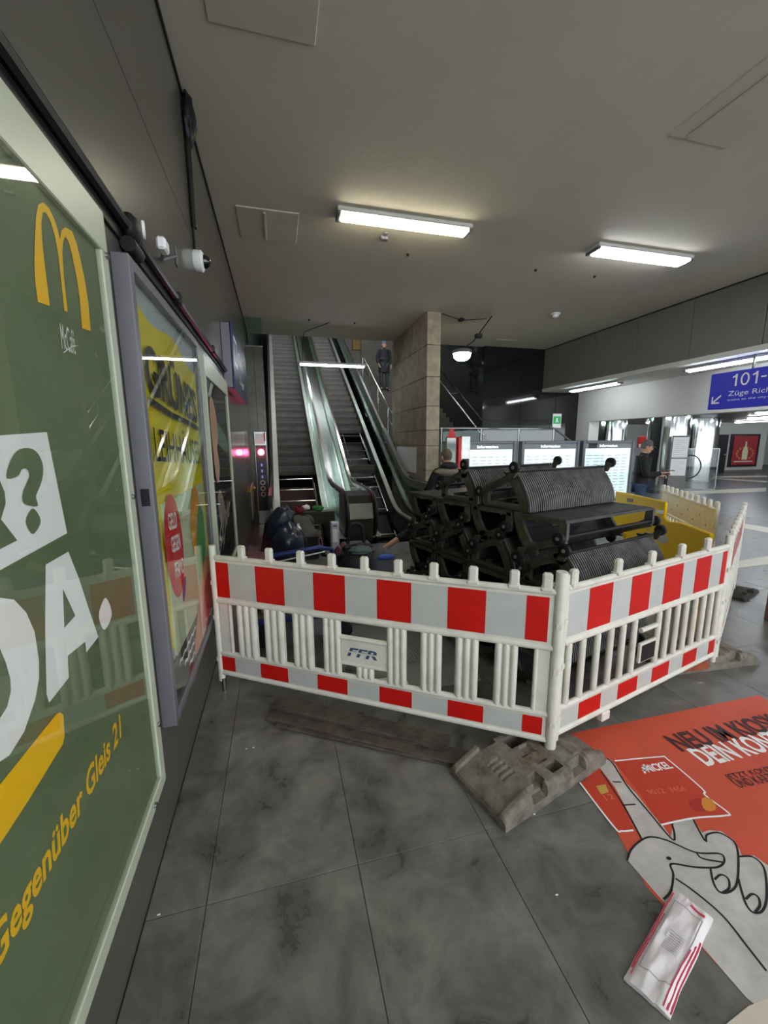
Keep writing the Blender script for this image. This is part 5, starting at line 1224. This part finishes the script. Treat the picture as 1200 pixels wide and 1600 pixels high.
    NP = {'pelvis': (J['pelvis'], (.145,.115))}; EP = []
    for sd in 'LR':
        NP['hip'+sd] = (J['hip'+sd], .10); NP['kn'+sd] = (J['kn'+sd], .074); NP['an'+sd] = (vec(J['kn'+sd],J['an'+sd],.95), .062)
        EP += [('pelvis','hip'+sd),('hip'+sd,'kn'+sd),('kn'+sd,'an'+sd)]
    obj('trousers', skin_mesh(NP, EP, 2), cols[1], t, smooth=True)
    for sd in 'LR':
        a, b = J['an'+sd], J['to'+sd]; d = (b-a); d2 = Vector((d.x,d.y,d.z)).normalized(); m_ = vec(a, b, .55)
        q_ = d2.to_track_quat('Y', 'Z').to_matrix()
        obj('shoe', MB().blob(m_-Vector((0,0,.012)), (.048,.135,.045), M=q_, seg=16, ring=10), cols[2], t, smooth=True)
    c = J['head']; f = Vector(headf).normalized()
    if hair:
        hm = MB().blob(c+R @ Vector((0,-.014,.020)), (.082*s,.098*s,.112*s), M=R, seg=24, ring=18, amp=.05, ns=9)
        # keep the face free
        Ri = R.transposed()
        keep = []
        for fc in hm.f:
            p = Ri @ (sum((hm.v[i] for i in fc), Vector())/len(fc)-c)
            if p.z > -.05 and not (p.y > .045 and p.z < .065) and not (p.z < -.02 and p.y > 0): keep.append(fc)
        hm.f = keep; obj('hair', hm, hair, t, smooth=True)
    if hat:
        hm = MB(); q = R.to_4x4()
        hm.lathe([(.088,-.0),(.09,.03),(.08,.075),(.05,.105),(.01,.115)], 20, Matrix.Translation(c+R @ Vector((0,-.008,.028))) @ q)
        hm.prism([c+R @ Vector(v) for v in ((-.06,.06,.034),(-.05,.12,.028),(0,.145,.024),(.05,.12,.028),(.06,.06,.034))], R @ Vector((0,0,.008)))
        obj('cap', hm, hat, t, smooth=True)
    ey = MB()
    for sg in (-1, 1): ey.blob(c+R @ Vector((.03*sg,.085,.012)), (.011,.007,.006), M=R, seg=8, ring=6)
    obj('eye', ey, M_blkink, t, smooth=True)
    return t, R
# standing pose, facing +y, height ~1.76
def stand(**k):
    J = dict(pelvis=(0,0,.96), chest=(0,.0,1.28), neck=(0,0,1.50), head=(0,.02,1.64),
        shL=(-.19,0,1.42), elL=(-.25,-.02,1.13), wrL=(-.24,.08,.90), shR=(.19,0,1.42), elR=(.25,-.02,1.13), wrR=(.24,.08,.90),
        hipL=(-.10,0,.90), knL=(-.11,.03,.50), anL=(-.11,0,.09), toL=(-.13,.14,.035), hipR=(.10,0,.90), knR=(.11,.03,.50), anR=(.11,0,.09), toR=(.13,.14,.035))
    J.update(k); return J
def at(x, y, z, deg): return Matrix.Translation((x,y,z)) @ Matrix.Rotation(math.radians(deg), 4, 'Z')
M_dark = mat('black coat', (24,25,28), .75); M_jean = mat('blue jeans', (58,78,104), .8, var=.2, vscale=12); M_shoe = mat('dark shoes', (30,28,28), .5)
# man in a cap, seen from the side, looking at a phone: faces to the right of the picture
cp = ony(1004,752,6.35)
capm, R = person('man in a flat cap and black jacket holding a phone beside the boards', at(cp.x-.05, 6.35, .0, -132), stand(pelvis=(0,0,.98), chest=(0,.0,1.32), neck=(0,.02,1.545), head=(0,.05,1.68), wrR=(.10,.33,1.20), elR=(.23,.06,1.14), wrL=(-.12,.3,1.12), elL=(-.25,.03,1.12), shL=(-.19,0,1.46), shR=(.19,0,1.46)),
    (M_dark, M_jean, M_shoe), headf=(0,.95,-.25), hair=mat('grey hair', (110,104,98), .8), hat=mat('grey tweed', (92,90,84), .9), bulk=1.42, hands=((.2,.9,.2),(-.2,.95,.1)), curl=.9)
t = thing('mobile_phone', 'dark phone in the hands of the man in a cap', 'phone', (0,0,0)); ph = (GM[capm.name] @ Vector((.06,.43,1.24)))
t.matrix_world = at(ph.x, ph.y, ph.z, -132); obj('phone_body', MB().box(-.035,-.05,0,.035,.09,.01,c=.003), M_blk, t); obj('phone_screen', MB().box(-.031,-.045,.010,.031,.085,.011), M_blkp, t)
# grey haired man seen from behind over the step pile
bp = ony(700,712,6.0); hz = bp.z
man2, R = person('short haired man in a black and khaki jacket seen from behind', at(bp.x-.02, 5.95, .0, 8), stand(pelvis=(0,0,.90), chest=(0,.02,1.20), neck=(0,.03,1.42), head=(-.01,.05,1.565), shL=(-.20,.02,1.33), shR=(.20,.02,1.33), elL=(-.29,.10,1.06), elR=(.29,.10,1.06), wrL=(-.22,.32,1.02), wrR=(.22,.32,1.02), hipL=(-.1,0,.85), hipR=(.1,0,.85)),
    (M_dark, mat('dark trousers', (34,34,38), .8), M_shoe), headf=(-.25,.95,-.1), hair=mat('grey brown hair', (104,92,74), .85, var=.3, vscale=40))
yk = MB(); yk.blob((0,-.02,1.335),(.255,.14,.075),seg=24,ring=12,amp=.08,ns=4)
obj('khaki_yoke', yk, mat('khaki fabric', (124,116,100), .85, var=.2, vscale=20), man2, smooth=True)
obj('hood', MB().blob((0,-.045,1.425),(.15,.10,.065),seg=20,ring=12,amp=.12,ns=3), M_dark, man2, smooth=True)
# man coming down the stairs
zs = math.floor((15.0-9.0)/.30+1)*.175
person('person in a dark coat and blue cap standing on the stairs', at(3.95, 15.1, zs, 180), stand(toL=(-.13,.14,.04), wrR=(.22,.10,.93)), (M_dark, mat('dark jeans', (48,52,62), .8), M_shoe), hair=M_dark, hat=mat('blue grey cap', (90,104,140), .8), longc=True)
# worker bent down in the pit at the left escalator
wp_ = ony(478,838,7.0)
M_gw = mat('grey work clothes', (92,90,84), .85, var=.25, vscale=14)
wk, R = person('worker in grey work clothes crouching at the left escalator pit', at(wp_.x-.02, 6.42, 0.0, 25), dict(pelvis=(0,-.05,.34), chest=(.03,.22,.50), neck=(.02,.40,.50), head=(0,.52,.44), shL=(-.19,.28,.52), elL=(-.28,.50,.42), wrL=(-.12,.72,.34), shR=(.22,.28,.56), elR=(.33,.42,.42), wrR=(.2,.66,.36),
    hipL=(-.11,-.05,.32), knL=(-.22,.30,.16), anL=(-.20,-.06,.08), toL=(-.2,-.2,.05), hipR=(.11,-.05,.32), knR=(.26,.30,.20), anR=(.2,-.05,.09), toR=(.2,-.2,.05)), (M_gw, M_gw, M_shoe), headf=(0,.7,-.7), headu=(0,.7,.7), hair=M_dark)
p = ony(466,795,7.1); top('red_glove', MB().blob((p.x+.03,7.1,p.z-.03),(.09,.05,.06),amp=.4,ns=4,seed=4).tube([(p.x-.0,7.1,p.z-.02),(p.x-.06,7.06,p.z+.05)],.02).tube([(p.x+.03,7.1,p.z),(p.x+.03,7.08,p.z+.07)],.018), mat('dark red fabric', (120,34,44), .8), 'dark red work glove on the pit beam of the left escalator', 'glove', smooth=True)
# kneeling worker behind the pile, only the arm shows
ha = ony(592,862,4.75); el = ony(628,838,4.85); sho = ony(664,822,5.0); OX = sho.x+.18
def loc2(p): return (p.x-OX, p.y-5.15, p.z)
person('kneeling worker behind the step pile reaching out a bare forearm', at(OX,5.15,0,0), dict(pelvis=(.30,.22,.36), chest=(.10,.05,.62), neck=(.0,-.02,.80), head=(.10,.0,.86), shL=loc2(sho), elL=loc2(el), wrL=loc2(ha), shR=(.26,.06,.66), elR=(.42,-.02,.5), wrR=(.3,-.2,.42),
    hipL=(.22,.22,.34), knL=(.12,-.08,.10), anL=(.24,.38,.07), toL=(.26,.50,.05), hipR=(.40,.22,.34), knR=(.42,-.10,.10), anR=(.42,.38,.07), toR=(.44,.50,.05)), (mat('black sweater', (22,22,26), .8), M_dark, M_shoe), headf=(-.6,-.3,-.5), headu=(-.3,-.2,.8), hair=M_dark, curl=.7, cuff=.25)
